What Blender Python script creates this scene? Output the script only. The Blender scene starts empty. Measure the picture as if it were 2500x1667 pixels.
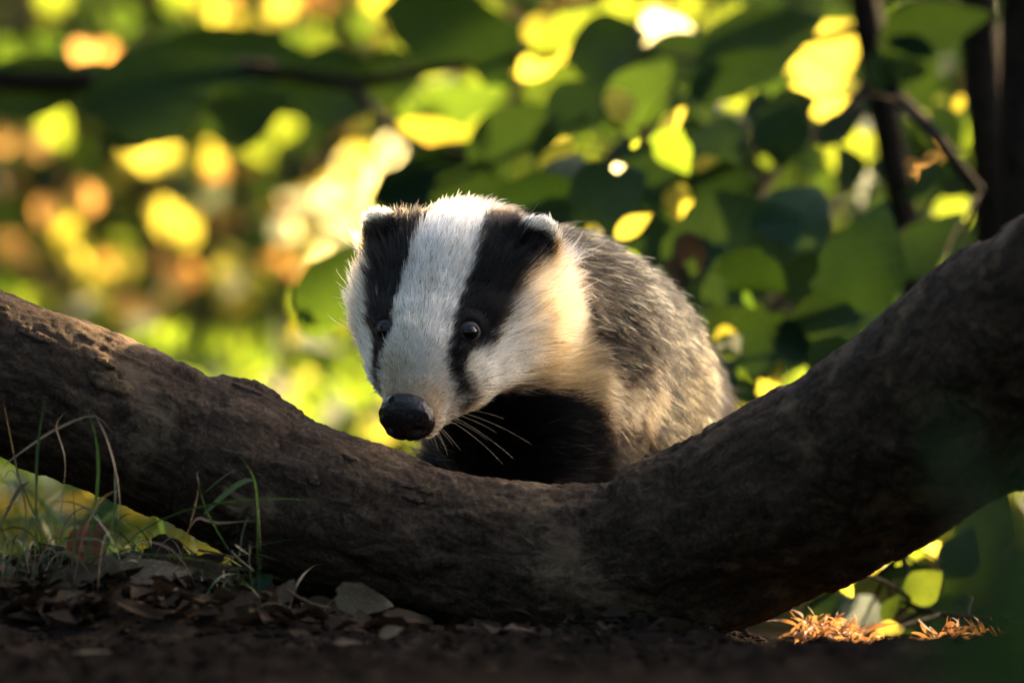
import bpy, math, random
import numpy as np
from mathutils import Vector, Matrix

scene = bpy.context.scene
rng = np.random.default_rng(11)
random.seed(11)

# ------------------------------------------------------------------ camera, light, exposure
LENS, DCAM, HCAM = 200.0, 3.2, 0.154          # mm, metres from camera to the badger's head, camera height
FPX = LENS / 36.0 * 2500.0                     # focal length in photograph pixels
cam_data = bpy.data.cameras.new("camera")
cam_data.lens = LENS
cam_data.sensor_width = 36.0
cam_data.clip_start = 0.05
cam_data.clip_end = 400.0
cam_data.dof.use_dof = True
cam_data.dof.focus_distance = DCAM - 0.022
cam_data.dof.aperture_fstop = 7.0
cam_data.dof.aperture_blades = 0
cam = bpy.data.objects.new("camera", cam_data)
scene.collection.objects.link(cam)
cam.location = (0, -DCAM, HCAM)
cam.rotation_euler = (math.pi / 2, 0, 0)
scene.camera = cam

SUN_TO = np.array([0.70, 0.55, 0.42])
SUN_TO = SUN_TO / np.linalg.norm(SUN_TO)
SUN_EL = math.asin(SUN_TO[2])
SUN_AZ = math.atan2(SUN_TO[0], SUN_TO[1])
world = bpy.data.worlds.new("World")
scene.world = world
world.use_nodes = True
wn = world.node_tree
for n in list(wn.nodes):
    wn.nodes.remove(n)
sky_n = wn.nodes.new("ShaderNodeTexSky")
sky_n.sky_type = 'NISHITA'
sky_n.sun_disc = False
sky_n.sun_elevation = SUN_EL
sky_n.sun_rotation = SUN_AZ
sky_n.air_density = 0.75
sky_n.dust_density = 5.0
sky_n.ozone_density = 0.0
bg_n = wn.nodes.new("ShaderNodeBackground")
bg_n.inputs["Strength"].default_value = 0.09
wo_n = wn.nodes.new("ShaderNodeOutputWorld")
wn.links.new(sky_n.outputs[0], bg_n.inputs[0])
wn.links.new(bg_n.outputs[0], wo_n.inputs[0])

sun_d = bpy.data.lights.new("sun", 'SUN')
sun_d.energy = 5.0
sun_d.angle = math.radians(0.53)
sun_d.color = (1.0, 0.74, 0.40)
sun = bpy.data.objects.new("sun", sun_d)
scene.collection.objects.link(sun)
sun.rotation_euler = Vector(SUN_TO.tolist()).to_track_quat('Z', 'Y').to_euler()
sun.location = (4, 3, 4)

vs = scene.view_settings
vs.view_transform = 'Standard'
vs.look = 'None'
vs.gamma = 1.0
vs.use_curve_mapping = False
vs.exposure = 3.0
cy = scene.cycles
cy.max_bounces = 10
cy.diffuse_bounces = 4
cy.glossy_bounces = 3
cy.transmission_bounces = 8
cy.transparent_max_bounces = 8
cy.sample_clamp_indirect = 6.0
cy.use_denoising = True

# ------------------------------------------------------------------ helpers
def P(px, py, y=0.0):
    """point of the place at depth y that the photograph shows at pixel px, py (2500 x 1667)"""
    d = DCAM + y
    return np.array([(px - 1250.0) * d / FPX, y, HCAM + (833.5 - py) * d / FPX])

def V(px, py, y=0.0):
    """same, from the 2352-wide view"""
    return P(px * 2500 / 2352, py * 2500 / 2352, y)

def link(o, parent=None):
    scene.collection.objects.link(o)
    if parent is not None:
        o.parent = parent
    return o

def tag(o, label=None, cat=None, group=None, kind=None):
    if label: o["label"] = label
    if cat: o["category"] = cat
    if group: o["group"] = group
    if kind: o["kind"] = kind
    return o

def empty(name, loc):
    o = bpy.data.objects.new(name, None)
    o.empty_display_size = 0.02
    o.location = [float(v) for v in loc]
    return link(o)

def mesh_np(name, verts, faces, mat=None, smooth=True):
    """mesh from an (n,3) array and a list of faces or an (m,k) array"""
    me = bpy.data.meshes.new(name)
    verts = np.asarray(verts, dtype=np.float32)
    if isinstance(faces, np.ndarray):
        m, k = faces.shape
        me.vertices.add(len(verts))
        me.vertices.foreach_set("co", verts.ravel())
        me.loops.add(m * k)
        me.loops.foreach_set("vertex_index", faces.astype(np.int32).ravel())
        me.polygons.add(m)
        me.polygons.foreach_set("loop_start", np.arange(0, m * k, k, dtype=np.int32))
        me.polygons.foreach_set("use_smooth", np.full(m, smooth))
        me.update(calc_edges=True)
        me.validate()
    else:
        me.from_pydata(verts.tolist(), [], faces)
        me.polygons.foreach_set("use_smooth", [smooth] * len(me.polygons))
        me.update()
    if mat is not None:
        me.materials.append(mat)
    return me

def obj(name, me, parent=None, loc=None):
    o = bpy.data.objects.new(name, me)
    if loc is not None:
        o.location = [float(v) for v in loc]
    return link(o, parent)

def unit(v):
    v = np.asarray(v, dtype=float)
    return v / (np.linalg.norm(v, axis=-1, keepdims=True) + 1e-12)

def sstep(a, b, x):
    t = np.clip((x - a) / (b - a), 0, 1)
    return t * t * (3 - 2 * t)

_lat = np.random.default_rng(3).random((32, 32, 32)).astype(np.float32) * 2 - 1
def vnoise(p, scale, seed=0):
    q = np.asarray(p, dtype=np.float64) * scale + seed * 7.31
    i = np.floor(q).astype(int)
    f = q - i
    f = f * f * (3 - 2 * f)
    r = 0
    for dx in (0, 1):
        for dy in (0, 1):
            for dz in (0, 1):
                w = (f[..., 0] if dx else 1 - f[..., 0]) * (f[..., 1] if dy else 1 - f[..., 1]) * (f[..., 2] if dz else 1 - f[..., 2])
                r = r + w * _lat[(i[..., 0] + dx) & 31, (i[..., 1] + dy) & 31, (i[..., 2] + dz) & 31]
    return r

def fbm(p, scale, octaves=4, seed=0, gain=0.5):
    r, a = 0, 1.0
    for k in range(octaves):
        r = r + a * vnoise(p, scale * 2 ** k, seed + k)
        a *= gain
    return r

def vnoise3(p, scale, seed=0):
    return np.stack([vnoise(p, scale, seed + 11), vnoise(p, scale, seed + 23), vnoise(p, scale, seed + 37)], -1)

def frames(pts):
    """tangent and two normals along a polyline"""
    pts = np.asarray(pts, float)
    t = unit(np.gradient(pts, axis=0))
    n = np.zeros_like(t)
    ref = np.array([0.0, 0, 1.0]) if abs(t[0][2]) < 0.9 else np.array([1.0, 0, 0])
    a = unit(np.cross(t[0], ref))
    for k in range(len(pts)):
        a = unit(a - t[k] * np.dot(a, t[k]))
        n[k] = a
    return t, n, np.cross(t, n)

def tube_arrays(pts, radii, sides=6, cap=True):
    pts = np.asarray(pts, float)
    radii = np.broadcast_to(np.asarray(radii, float), (len(pts),))
    t, n, b = frames(pts)
    ang = np.arange(sides) * 2 * math.pi / sides
    ring = n[:, None, :] * np.cos(ang)[None, :, None] + b[:, None, :] * np.sin(ang)[None, :, None]
    vs_ = (pts[:, None, :] + ring * radii[:, None, None]).reshape(-1, 3)
    f = []
    for k in range(len(pts) - 1):
        for s in range(sides):
            s2 = (s + 1) % sides
            f.append((k * sides + s, k * sides + s2, (k + 1) * sides + s2, (k + 1) * sides + s))
    if cap:
        f.append(tuple(range(sides - 1, -1, -1)))
        f.append(tuple((len(pts) - 1) * sides + s for s in range(sides)))
    return vs_, f

class MB:
    """collects pieces that become one mesh"""
    def __init__(self):
        self.v, self.f, self.n = [], [], 0
    def add(self, v, f):
        v = np.asarray(v, float)
        self.v.append(v)
        self.f += [tuple(i + self.n for i in q) for q in f]
        self.n += len(v)
    def tube(self, pts, radii, sides=6):
        self.add(*tube_arrays(pts, radii, sides))
    def mesh(self, name, mat, smooth=True):
        return mesh_np(name, np.concatenate(self.v), self.f, mat, smooth)

def bez(p0, p1, p2, n=10):
    t = np.linspace(0, 1, n)[:, None]
    return (1 - t) ** 2 * np.asarray(p0) + 2 * t * (1 - t) * np.asarray(p1) + t * t * np.asarray(p2)

def smooth_path(pts, n):
    """Catmull-Rom through pts"""
    pts = np.asarray(pts, float)
    p = np.vstack([2 * pts[0] - pts[1], pts, 2 * pts[-1] - pts[-2]])
    u = np.linspace(0, len(pts) - 1 - 1e-6, n)
    k = u.astype(int)
    t = (u - k)[:, None]
    a, b, c, d = p[k], p[k + 1], p[k + 2], p[k + 3]
    return 0.5 * (2 * b + (c - a) * t + (2 * a - 5 * b + 4 * c - d) * t ** 2 + (3 * b - a - 3 * c + d) * t ** 3)

# ------------------------------------------------------------------ materials
def new_mat(name):
    m = bpy.data.materials.new(name)
    m.use_nodes = True
    nt = m.node_tree
    for n in list(nt.nodes):
        nt.nodes.remove(n)
    out = nt.nodes.new("ShaderNodeOutputMaterial")
    return m, nt, out

def N(nt, kind, **kw):
    n = nt.nodes.new(kind)
    for k, v in kw.items():
        if k.startswith("i_"):
            key = k[2:].replace("_", " ")
            n.inputs[key].default_value = v
        else:
            setattr(n, k, v)
    return n

def ramp(nt, src, stops):
    r = nt.nodes.new("ShaderNodeValToRGB")
    el = r.color_ramp.elements
    while len(el) < len(stops):
        el.new(0.5)
    for e, (p, c) in zip(el, stops):
        e.position = p
        e.color = (c[0], c[1], c[2], 1)
    nt.links.new(src, r.inputs[0])
    return r.outputs[0]

def mixc(nt, fac, a, b, blend='MIX'):
    m = nt.nodes.new("ShaderNodeMix")
    m.data_type = 'RGBA'
    m.blend_type = blend
    for sock, val in ((m.inputs[0], fac), (m.inputs[6], a), (m.inputs[7], b)):
        if hasattr(val, "is_linked"):
            nt.links.new(val, sock)
        elif isinstance(val, (int, float)):
            sock.default_value = val
        else:
            sock.default_value = (*val, 1)
    return m.outputs[2]

def leaf_mat(name, c0, c1, trans, rough=0.45, tcol=None, spec=0.35):
    """leaf blade: glossy top, light passes through; tone varies leaf by leaf"""
    m, nt, out = new_mat(name)
    info = N(nt, "ShaderNodeObjectInfo")
    tc = N(nt, "ShaderNodeTexCoord")
    noi = N(nt, "ShaderNodeTexNoise", i_Scale=9.0, i_Detail=3.0)
    nt.links.new(tc.outputs["Object"], noi.inputs["Vector"])
    add = N(nt, "ShaderNodeMath", operation='MULTIPLY_ADD')
    nt.links.new(noi.outputs[0], add.inputs[0])
    add.inputs[1].default_value = 0.9
    sub = N(nt, "ShaderNodeMath", operation='SUBTRACT')
    nt.links.new(info.outputs["Random"], sub.inputs[0])
    sub.inputs[1].default_value = 0.45
    nt.links.new(sub.outputs[0], add.inputs[2])
    col = ramp(nt, add.outputs[0], [(0.0, c0), (1.0, c1)])
    # midrib and side veins
    sx = N(nt, "ShaderNodeSeparateXYZ"); nt.links.new(tc.outputs["Object"], sx.inputs[0])
    ay = N(nt, "ShaderNodeMath", operation='ABSOLUTE'); nt.links.new(sx.outputs[1], ay.inputs[0])
    vv = N(nt, "ShaderNodeMath", operation='MULTIPLY_ADD'); nt.links.new(ay.outputs[0], vv.inputs[0]); vv.inputs[1].default_value = -0.7; nt.links.new(sx.outputs[0], vv.inputs[2])
    fr = N(nt, "ShaderNodeMath", operation='PINGPONG'); nt.links.new(vv.outputs[0], fr.inputs[0]); fr.inputs[1].default_value = 0.06
    mn = N(nt, "ShaderNodeMath", operation='MINIMUM'); nt.links.new(fr.outputs[0], mn.inputs[0]); nt.links.new(ay.outputs[0], mn.inputs[1])
    vein = ramp(nt, mn.outputs[0], [(0.0, (1.5, 1.5, 1.4)), (0.016, (0.92, 0.92, 0.92)), (0.06, (1.0, 1.0, 1.0))])
    n5 = N(nt, "ShaderNodeTexNoise", i_Scale=26.0, i_Detail=5.0, i_Roughness=0.7); nt.links.new(tc.outputs["Object"], n5.inputs["Vector"])
    blot = ramp(nt, n5.outputs[0], [(0.3, (0.6, 0.58, 0.56)), (0.6, (1.1, 1.1, 1.1))])
    col = mixc(nt, 1.0, mixc(nt, 1.0, col, vein, 'MULTIPLY'), blot, 'MULTIPLY')
    pr = N(nt, "ShaderNodeBsdfPrincipled", i_Roughness=rough)
    pr.inputs["Specular IOR Level"].default_value = spec
    nt.links.new(col, pr.inputs["Base Color"])
    bpl = N(nt, "ShaderNodeBump", i_Strength=0.4, i_Distance=0.02)
    nt.links.new(mixc(nt, 0.5, n5.outputs[0], vein), bpl.inputs["Height"]); nt.links.new(bpl.outputs[0], pr.inputs["Normal"])
    tr = N(nt, "ShaderNodeBsdfTranslucent")
    if tcol is None:
        nt.links.new(col, tr.inputs[0])
    else:
        tcc = ramp(nt, add.outputs[0], [(0.0, tcol[0]), (1.0, tcol[1])])
        nt.links.new(tcc, tr.inputs[0])
    mx = N(nt, "ShaderNodeMixShader")
    mx.inputs[0].default_value = trans
    nt.links.new(pr.outputs[0], mx.inputs[1])
    nt.links.new(tr.outputs[0], mx.inputs[2])
    nt.links.new(mx.outputs[0], out.inputs[0])
    return m

M = {}
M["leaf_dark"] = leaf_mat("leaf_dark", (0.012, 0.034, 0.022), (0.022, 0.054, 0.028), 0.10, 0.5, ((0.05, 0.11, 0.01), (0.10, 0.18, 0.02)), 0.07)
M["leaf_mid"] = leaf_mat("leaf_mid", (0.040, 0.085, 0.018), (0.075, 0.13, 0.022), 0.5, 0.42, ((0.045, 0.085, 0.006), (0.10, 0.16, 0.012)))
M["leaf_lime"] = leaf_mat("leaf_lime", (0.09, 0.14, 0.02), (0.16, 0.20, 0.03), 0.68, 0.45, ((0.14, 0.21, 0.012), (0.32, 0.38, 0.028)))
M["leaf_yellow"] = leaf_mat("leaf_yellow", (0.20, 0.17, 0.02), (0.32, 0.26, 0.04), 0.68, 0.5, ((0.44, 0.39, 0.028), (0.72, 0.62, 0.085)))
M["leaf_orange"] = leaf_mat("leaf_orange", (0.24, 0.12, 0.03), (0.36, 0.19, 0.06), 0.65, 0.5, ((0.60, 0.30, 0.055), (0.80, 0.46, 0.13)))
M["leaf_pale"] = leaf_mat("leaf_pale", (0.36, 0.34, 0.22), (0.48, 0.45, 0.30), 0.7, 0.5, ((0.82, 0.76, 0.36), (0.90, 0.85, 0.50)))  # pale leaf; see-through colour raised to put an overexposed glow in
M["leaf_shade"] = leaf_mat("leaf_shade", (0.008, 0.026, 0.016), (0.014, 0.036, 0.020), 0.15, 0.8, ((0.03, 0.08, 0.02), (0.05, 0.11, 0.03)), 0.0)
M["leaf_rust"] = leaf_mat("leaf_rust", (0.10, 0.035, 0.015), (0.18, 0.06, 0.02), 0.4, 0.5, ((0.4, 0.1, 0.02), (0.5, 0.16, 0.03)))
M["dead_tan"] = leaf_mat("dead_tan", (0.09, 0.066, 0.042), (0.20, 0.155, 0.10), 0.12, 0.7, None, 0.05)
M["dead_grey"] = leaf_mat("dead_grey", (0.060, 0.046, 0.030), (0.165, 0.135, 0.092), 0.08, 0.7, None, 0.05)
M["dead_brown"] = leaf_mat("dead_brown", (0.018, 0.0125, 0.009), (0.058, 0.040, 0.026), 0.15, 0.7, None, 0.03)
M["grass_green"] = leaf_mat("grass_green", (0.010, 0.030, 0.014), (0.022, 0.052, 0.020), 0.15, 0.5, ((0.06, 0.16, 0.03), (0.12, 0.22, 0.04)))
M["grass_dry"] = leaf_mat("grass_dry", (0.12, 0.085, 0.05), (0.22, 0.16, 0.10), 0.2, 0.6)
M["bracken"] = leaf_mat("bracken", (0.17, 0.09, 0.045), (0.30, 0.165, 0.09), 0.3, 0.7, ((0.45, 0.2, 0.06), (0.6, 0.3, 0.1)))

def bark_mat(name, dark, light, patch, scale=1.0, patch_amt=1.0, use_uv=True):
    m, nt, out = new_mat(name)
    if use_uv:
        at = N(nt, "ShaderNodeAttribute", attribute_name="bark_uv")
        vec = at.outputs["Vector"]
        mp = N(nt, "ShaderNodeMapping")
        mp.inputs["Scale"].default_value = (0.38, 1.0, 1.0)
        nt.links.new(vec, mp.inputs[0])
        vec = mp.outputs[0]
    else:
        tc = N(nt, "ShaderNodeTexCoord")
        vec = tc.outputs["Object"]
    tco = N(nt, "ShaderNodeTexCoord")
    n1 = N(nt, "ShaderNodeTexNoise", i_Scale=95.0 * scale, i_Detail=10.0, i_Roughness=0.74, i_Distortion=0.8)
    nt.links.new(vec, n1.inputs["Vector"])
    n2 = N(nt, "ShaderNodeTexNoise", i_Scale=22.0 * scale, i_Detail=5.0, i_Roughness=0.6)
    nt.links.new(tco.outputs["Object"], n2.inputs["Vector"])
    n3 = N(nt, "ShaderNodeTexNoise", i_Scale=480.0 * scale, i_Detail=4.0, i_Roughness=0.7)
    nt.links.new(tco.outputs["Object"], n3.inputs["Vector"])
    vor = N(nt, "ShaderNodeTexVoronoi", i_Scale=70.0 * scale, feature='DISTANCE_TO_EDGE')
    wob = mixc(nt, 0.06, vec, n1.outputs["Color"], 'ADD')
    nt.links.new(wob, vor.inputs["Vector"])
    col = ramp(nt, n1.outputs[0], [(0.30, dark), (0.50, [a * 0.55 + b * 0.45 for a, b in zip(dark, light)]), (0.72, light)])
    fine = ramp(nt, n3.outputs[0], [(0.3, (0.35, 0.35, 0.36)), (0.7, (1.6, 1.57, 1.52))])
    col = mixc(nt, 0.75, col, fine, 'MULTIPLY')
    pm = ramp(nt, n2.outputs[0], [(0.56, (0, 0, 0)), (0.66, (patch_amt,) * 3)])
    col = mixc(nt, pm, col, patch)
    pm2 = ramp(nt, n3.outputs[0], [(0.66, (0, 0, 0)), (0.74, (0.5 * patch_amt,) * 3)])
    col = mixc(nt, pm2, col, (0.24, 0.24, 0.23))
    pr = N(nt, "ShaderNodeBsdfPrincipled", i_Roughness=0.85)
    pr.inputs["Specular IOR Level"].default_value = 0.06
    nt.links.new(col, pr.inputs["Base Color"])
    crack = ramp(nt, vor.outputs[0], [(0.0, (0, 0, 0)), (0.035, (1, 1, 1))])
    cmask = ramp(nt, n2.outputs[0], [(0.42, (0, 0, 0)), (0.55, (1, 1, 1))])
    crk = mixc(nt, cmask, (1, 1, 1), crack)
    col = mixc(nt, 0.6, col, crk, 'MULTIPLY')
    nt.links.new(col, pr.inputs["Base Color"])
    hsum = mixc(nt, 0.12, n1.outputs[0], crack)
    hsum = mixc(nt, 0.3, hsum, n3.outputs[0])
    bp = N(nt, "ShaderNodeBump", i_Strength=1.0, i_Distance=0.0030 / scale)
    nt.links.new(hsum, bp.inputs["Height"])
    nt.links.new(bp.outputs[0], pr.inputs["Normal"])
    nt.links.new(pr.outputs[0], out.inputs[0])
    return m

M["bark"] = bark_mat("bark", (0.010, 0.0075, 0.0058), (0.118, 0.080, 0.053), (0.15, 0.102, 0.062))
M["bark_far"] = bark_mat("bark_far", (0.012, 0.009, 0.008), (0.04, 0.03, 0.022), (0.05, 0.05, 0.03), 0.5, 0.4, use_uv=False)

def soil_mat():
    m, nt, out = new_mat("soil")
    tc = N(nt, "ShaderNodeTexCoord")
    n1 = N(nt, "ShaderNodeTexNoise", i_Scale=55.0, i_Detail=9.0, i_Roughness=0.7)
    n2 = N(nt, "ShaderNodeTexNoise", i_Scale=300.0, i_Detail=5.0, i_Roughness=0.7)
    n3 = N(nt, "ShaderNodeTexNoise", i_Scale=1.3, i_Detail=4.0)
    for n in (n1, n2, n3):
        nt.links.new(tc.outputs["Object"], n.inputs["Vector"])
    col = ramp(nt, n1.outputs[0], [(0.32, (0.006, 0.0048, 0.004)), (0.55, (0.018, 0.0138, 0.0108)), (0.75, (0.045, 0.034, 0.026))])
    pm = ramp(nt, n2.outputs[0], [(0.62, (0, 0, 0)), (0.72, (0.5, 0.5, 0.5))])
    col = mixc(nt, pm, col, (0.10, 0.075, 0.056))
    # far ground: moss, grass and yellow litter
    geo = N(nt, "ShaderNodeNewGeometry")
    sep = N(nt, "ShaderNodeSeparateXYZ")
    nt.links.new(geo.outputs["Position"], sep.inputs[0])
    mr = N(nt, "ShaderNodeMapRange")
    mr.inputs[1].default_value = 0.55
    mr.inputs[2].default_value = 1.6
    nt.links.new(sep.outputs["Y"], mr.inputs[0])
    far = ramp(nt, n3.outputs[0], [(0.40, (0.016, 0.026, 0.004)), (0.52, (0.055, 0.052, 0.006)), (0.66, (0.085, 0.046, 0.010))])
    col = mixc(nt, mr.outputs[0], col, far)
    pr = N(nt, "ShaderNodeBsdfPrincipled", i_Roughness=0.92)
    pr.inputs["Specular IOR Level"].default_value = 0.0
    nt.links.new(col, pr.inputs["Base Color"])
    hs = mixc(nt, 0.4, n1.outputs[0], n2.outputs[0])
    bp = N(nt, "ShaderNodeBump", i_Strength=0.8, i_Distance=0.006)
    nt.links.new(hs, bp.inputs["Height"])
    nt.links.new(bp.outputs[0], pr.inputs["Normal"])
    nt.links.new(pr.outputs[0], out.inputs[0])
    return m
M["soil"] = soil_mat()

def plain_mat(name, col, rough, spec=0.5, bump=None, coat=0.0):
    m, nt, out = new_mat(name)
    pr = N(nt, "ShaderNodeBsdfPrincipled", i_Roughness=rough)
    pr.inputs["Base Color"].default_value = (*col, 1)
    pr.inputs["Specular IOR Level"].default_value = spec
    pr.inputs["Coat Weight"].default_value = coat
    pr.inputs["Coat Roughness"].default_value = 0.06
    if bump:
        tc = N(nt, "ShaderNodeTexCoord")
        n1 = N(nt, "ShaderNodeTexVoronoi", i_Scale=bump[0])
        n2 = N(nt, "ShaderNodeTexNoise", i_Scale=bump[0] * 0.3, i_Detail=4.0)
        nt.links.new(tc.outputs["Object"], n1.inputs["Vector"])
        nt.links.new(tc.outputs["Object"], n2.inputs["Vector"])
        c = ramp(nt, n2.outputs[0], [(0.35, col), (0.75, [min(1, x * 2.2 + 0.004) for x in col])])
        nt.links.new(c, pr.inputs["Base Color"])
        h = mixc(nt, 0.5, n1.outputs[0], n2.outputs[0])
        bp = N(nt, "ShaderNodeBump", i_Strength=bump[1], i_Distance=bump[2])
        nt.links.new(h, bp.inputs["Height"])
        nt.links.new(bp.outputs[0], pr.inputs["Normal"])
    nt.links.new(pr.outputs[0], out.inputs[0])
    return m
M["nose"] = plain_mat("nose_leather", (0.008, 0.0055, 0.0065), 0.20, 0.30, (2200.0, 0.6, 0.0005), 0.1)
M["eye"] = plain_mat("eye_wet", (0.002, 0.0015, 0.0015), 0.03, 0.35, None, 0.0)
M["lid"] = plain_mat("lid_skin", (0.026, 0.019, 0.020), 0.5, 0.3, (900.0, 0.4, 0.0005))
M["whisker"] = plain_mat("whisker_hair", (0.50, 0.38, 0.26), 0.4, 0.4)
M["claw"] = plain_mat("claw_horn", (0.12, 0.09, 0.07), 0.4, 0.4)

def fur_mat():
    m, nt, out = new_mat("fur")
    at = N(nt, "ShaderNodeAttribute", attribute_name="fur_colour")
    h = N(nt, "ShaderNodeBsdfHairPrincipled")
    h.model = 'CHIANG'
    h.parametrization = 'COLOR'
    h.inputs["Roughness"].default_value = 0.42
    h.inputs["Radial Roughness"].default_value = 0.6
    h.inputs["IOR"].default_value = 1.28
    h.inputs["Random Roughness"].default_value = 0.2
    nt.links.new(at.outputs["Color"], h.inputs["Color"])
    nt.links.new(h.outputs[0], out.inputs[0])
    return m
M["fur"] = fur_mat()
def skin_mat():
    m, nt, out = new_mat("skin")
    at = N(nt, "ShaderNodeAttribute", attribute_name="skin_colour")
    pr = N(nt, "ShaderNodeBsdfPrincipled", i_Roughness=0.7)
    pr.inputs["Specular IOR Level"].default_value = 0.2
    nt.links.new(at.outputs["Color"], pr.inputs["Base Color"])
    nt.links.new(pr.outputs[0], out.inputs[0])
    return m
M["skin"] = skin_mat()
# ------------------------------------------------------------------ the badger's body as a distance field
YAW, PITCH, ROLL = math.radians(21.5), math.radians(38), math.radians(4.0)
_f = np.array([-math.sin(YAW) * math.cos(PITCH), -math.cos(YAW) * math.cos(PITCH), -math.sin(PITCH)])
_r = np.array([math.cos(YAW), -math.sin(YAW), 0.0])
_u = np.cross(_f, _r) * -1
if _u[2] < 0: _u = -_u
_r, _u = _r * math.cos(ROLL) - _u * math.sin(ROLL), _u * math.cos(ROLL) + _r * math.sin(ROLL)
HR = np.stack([_r, _f, _u], 1)                 # head axes as columns: right, forward, up
HC = P(1070, 808, 0.0)
def h2w(q): return HC + np.asarray(q, float) @ HR.T
def w2h(p): return (np.asarray(p, float) - HC) @ HR

def smin(a, b, k):
    h = np.clip(0.5 + 0.5 * (b - a) / k, 0, 1)
    return b + (a - b) * h - k * h * (1 - h)

def rcone(p, a, b, r1, r2):
    a = np.asarray(a, float); b = np.asarray(b, float)
    ba = b - a
    h = np.clip(((p - a) @ ba) / (ba @ ba), 0, 1)
    return np.linalg.norm(p - a - h[..., None] * ba, axis=-1) - (r1 + (r2 - r1) * h)

def ell(p, c, r):
    q = (p - np.asarray(c, float)) / np.asarray(r, float)
    k0 = np.linalg.norm(q, axis=-1)
    k1 = np.linalg.norm(q / np.asarray(r, float), axis=-1) + 1e-9
    return k0 * (k0 - 1) / k1

EAR_C = np.array([0.0450, -0.053, 0.0238])
# ear axes in head space: outward-up direction, opening direction (forward and outward)
ear_up = unit(np.array([0.50, -0.42, 0.76]))
ear_open = unit(np.array([0.50, 0.68, 0.45]))
ear_open = unit(ear_open - ear_up * (ear_open @ ear_up))
ear_side = np.cross(ear_open, ear_up)
EARM = np.stack([ear_side, ear_open, ear_up], 1)

BODY_Y = dict(neck=0.09, sh=0.20, hip=0.40)
SOCK = []
def sdf(p):
    q = w2h(p)
    qs = q.copy(); qs[..., 0] = np.abs(qs[..., 0])
    d = ell(qs, (0, -0.034, -0.0045), (0.046, 0.049, 0.0325))
    d = smin(d, rcone(qs, (0, -0.03, -0.0025), (0, 0.020, 0.000), 0.0325, 0.0245), 0.02)
    d = smin(d, rcone(qs, (0, 0.010, -0.003), (0, 0.054, -0.0105), 0.0250, 0.0158), 0.018)
    d = smin(d, rcone(qs, (0, -0.02, -0.028), (0, 0.048, -0.022), 0.026, 0.0125), 0.012)
    d = smin(d, rcone(qs, (0.030, -0.032, -0.016), (0.019, 0.014, -0.015), 0.028, 0.0175), 0.02)
    # brow over the eyes
    d = smin(d, rcone(qs, (0.020, 0.010, 0.013), (0.028, 0.000, 0.010), 0.0075, 0.0075), 0.010)
    # ears
    e = (qs - EAR_C) @ EARM
    de = ell(e, (0, 0, 0), (0.0138, 0.0072, 0.0165))
    de = np.maximum(de, -ell(e, (0, 0.0080, 0.0005), (0.0103, 0.0092, 0.0122)))
    d = smin(d, de, 0.006)
    # neck, shoulders, trunk of the body, rump
    nk = h2w((0, -0.050, -0.010))
    d = smin(d, rcone(p, nk, P(1350, 850, BODY_Y['neck'] + 0.03), 0.044, 0.056), 0.03)
    d = smin(d, rcone(p, P(1350, 850, BODY_Y['neck'] + 0.03), P(1380, 905, BODY_Y['sh']), 0.054, 0.062), 0.04)
    d = smin(d, rcone(p, P(1380, 905, BODY_Y['sh']), P(1525, 1030, BODY_Y['hip']), 0.062, 0.061), 0.04)
    d = smin(d, rcone(p, P(1260, 1040, 0.09), P(1440, 1010, 0.20), 0.042, 0.062), 0.04)
    # legs and tail (behind the fallen trunk)
    for a, b, c, r in LEGS:
        d = smin(d, rcone(p, a, b, r, r * 0.62), 0.025)
        d = smin(d, rcone(p, b, c, r * 0.62, r * 0.5), 0.01)
        d = smin(d, rcone(p, c, np.asarray(c) + (-0.018, -0.03, 0.0), r * 0.52, r * 0.42), 0.008)
    hp = P(1525, 1030, BODY_Y['hip'])
    d = smin(d, rcone(p, hp + (0.02, 0.06, 0.0), hp + (0.04, 0.15, -0.05), 0.022, 0.008), 0.02)
    for c, r in SOCK:
        d = -smin(-d, np.linalg.norm(p - c, axis=-1) - r, 0.002)
    return d

def _leg(px, py, y, gx, gy, r):
    a = P(px, py, y)
    return (a, np.array([gx, gy + 0.02, 0.075]), np.array([gx, gy, 0.014]), r)
LEGS = [_leg(1490, 1060, 0.17, 0.062, 0.155, 0.030), _leg(1180, 1080, 0.13, -0.028, 0.115, 0.030),
        _leg(1560, 1060, 0.38, 0.115, 0.39, 0.034), _leg(1400, 1060, 0.42, 0.015, 0.42, 0.034)]

CAMP = np.array([0, -DCAM, HCAM])
def hit(px, py):
    """where the sight line of a photograph pixel meets the badger's skin"""
    d = unit(P(px, py, 0.0) - CAMP)
    t = DCAM - 0.16
    for _ in range(90):
        s = sdf((CAMP + d * t)[None])[0]
        t += max(s, 0.0002) * 0.8
        if s < 0.0003: break
    return CAMP + d * t
def grad(p, e=0.0012):
    p = np.asarray(p, float)
    g = [sdf(p + np.eye(3)[k] * e) - sdf(p - np.eye(3)[k] * e) for k in range(3)]
    return unit(np.stack(g, -1))

EYES = []
for px, py in ((936, 806), (1149, 812)):
    s = hit(px, py)
    n = grad(s[None])[0]
    d = unit(CAMP - s)
    EYES.append((s - n * (0.0024 if px < 1000 else 0.0030), unit(n * 0.6 + d * 0.4)))
for c, n in EYES:
    SOCK.append((c, 0.0060))

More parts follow.
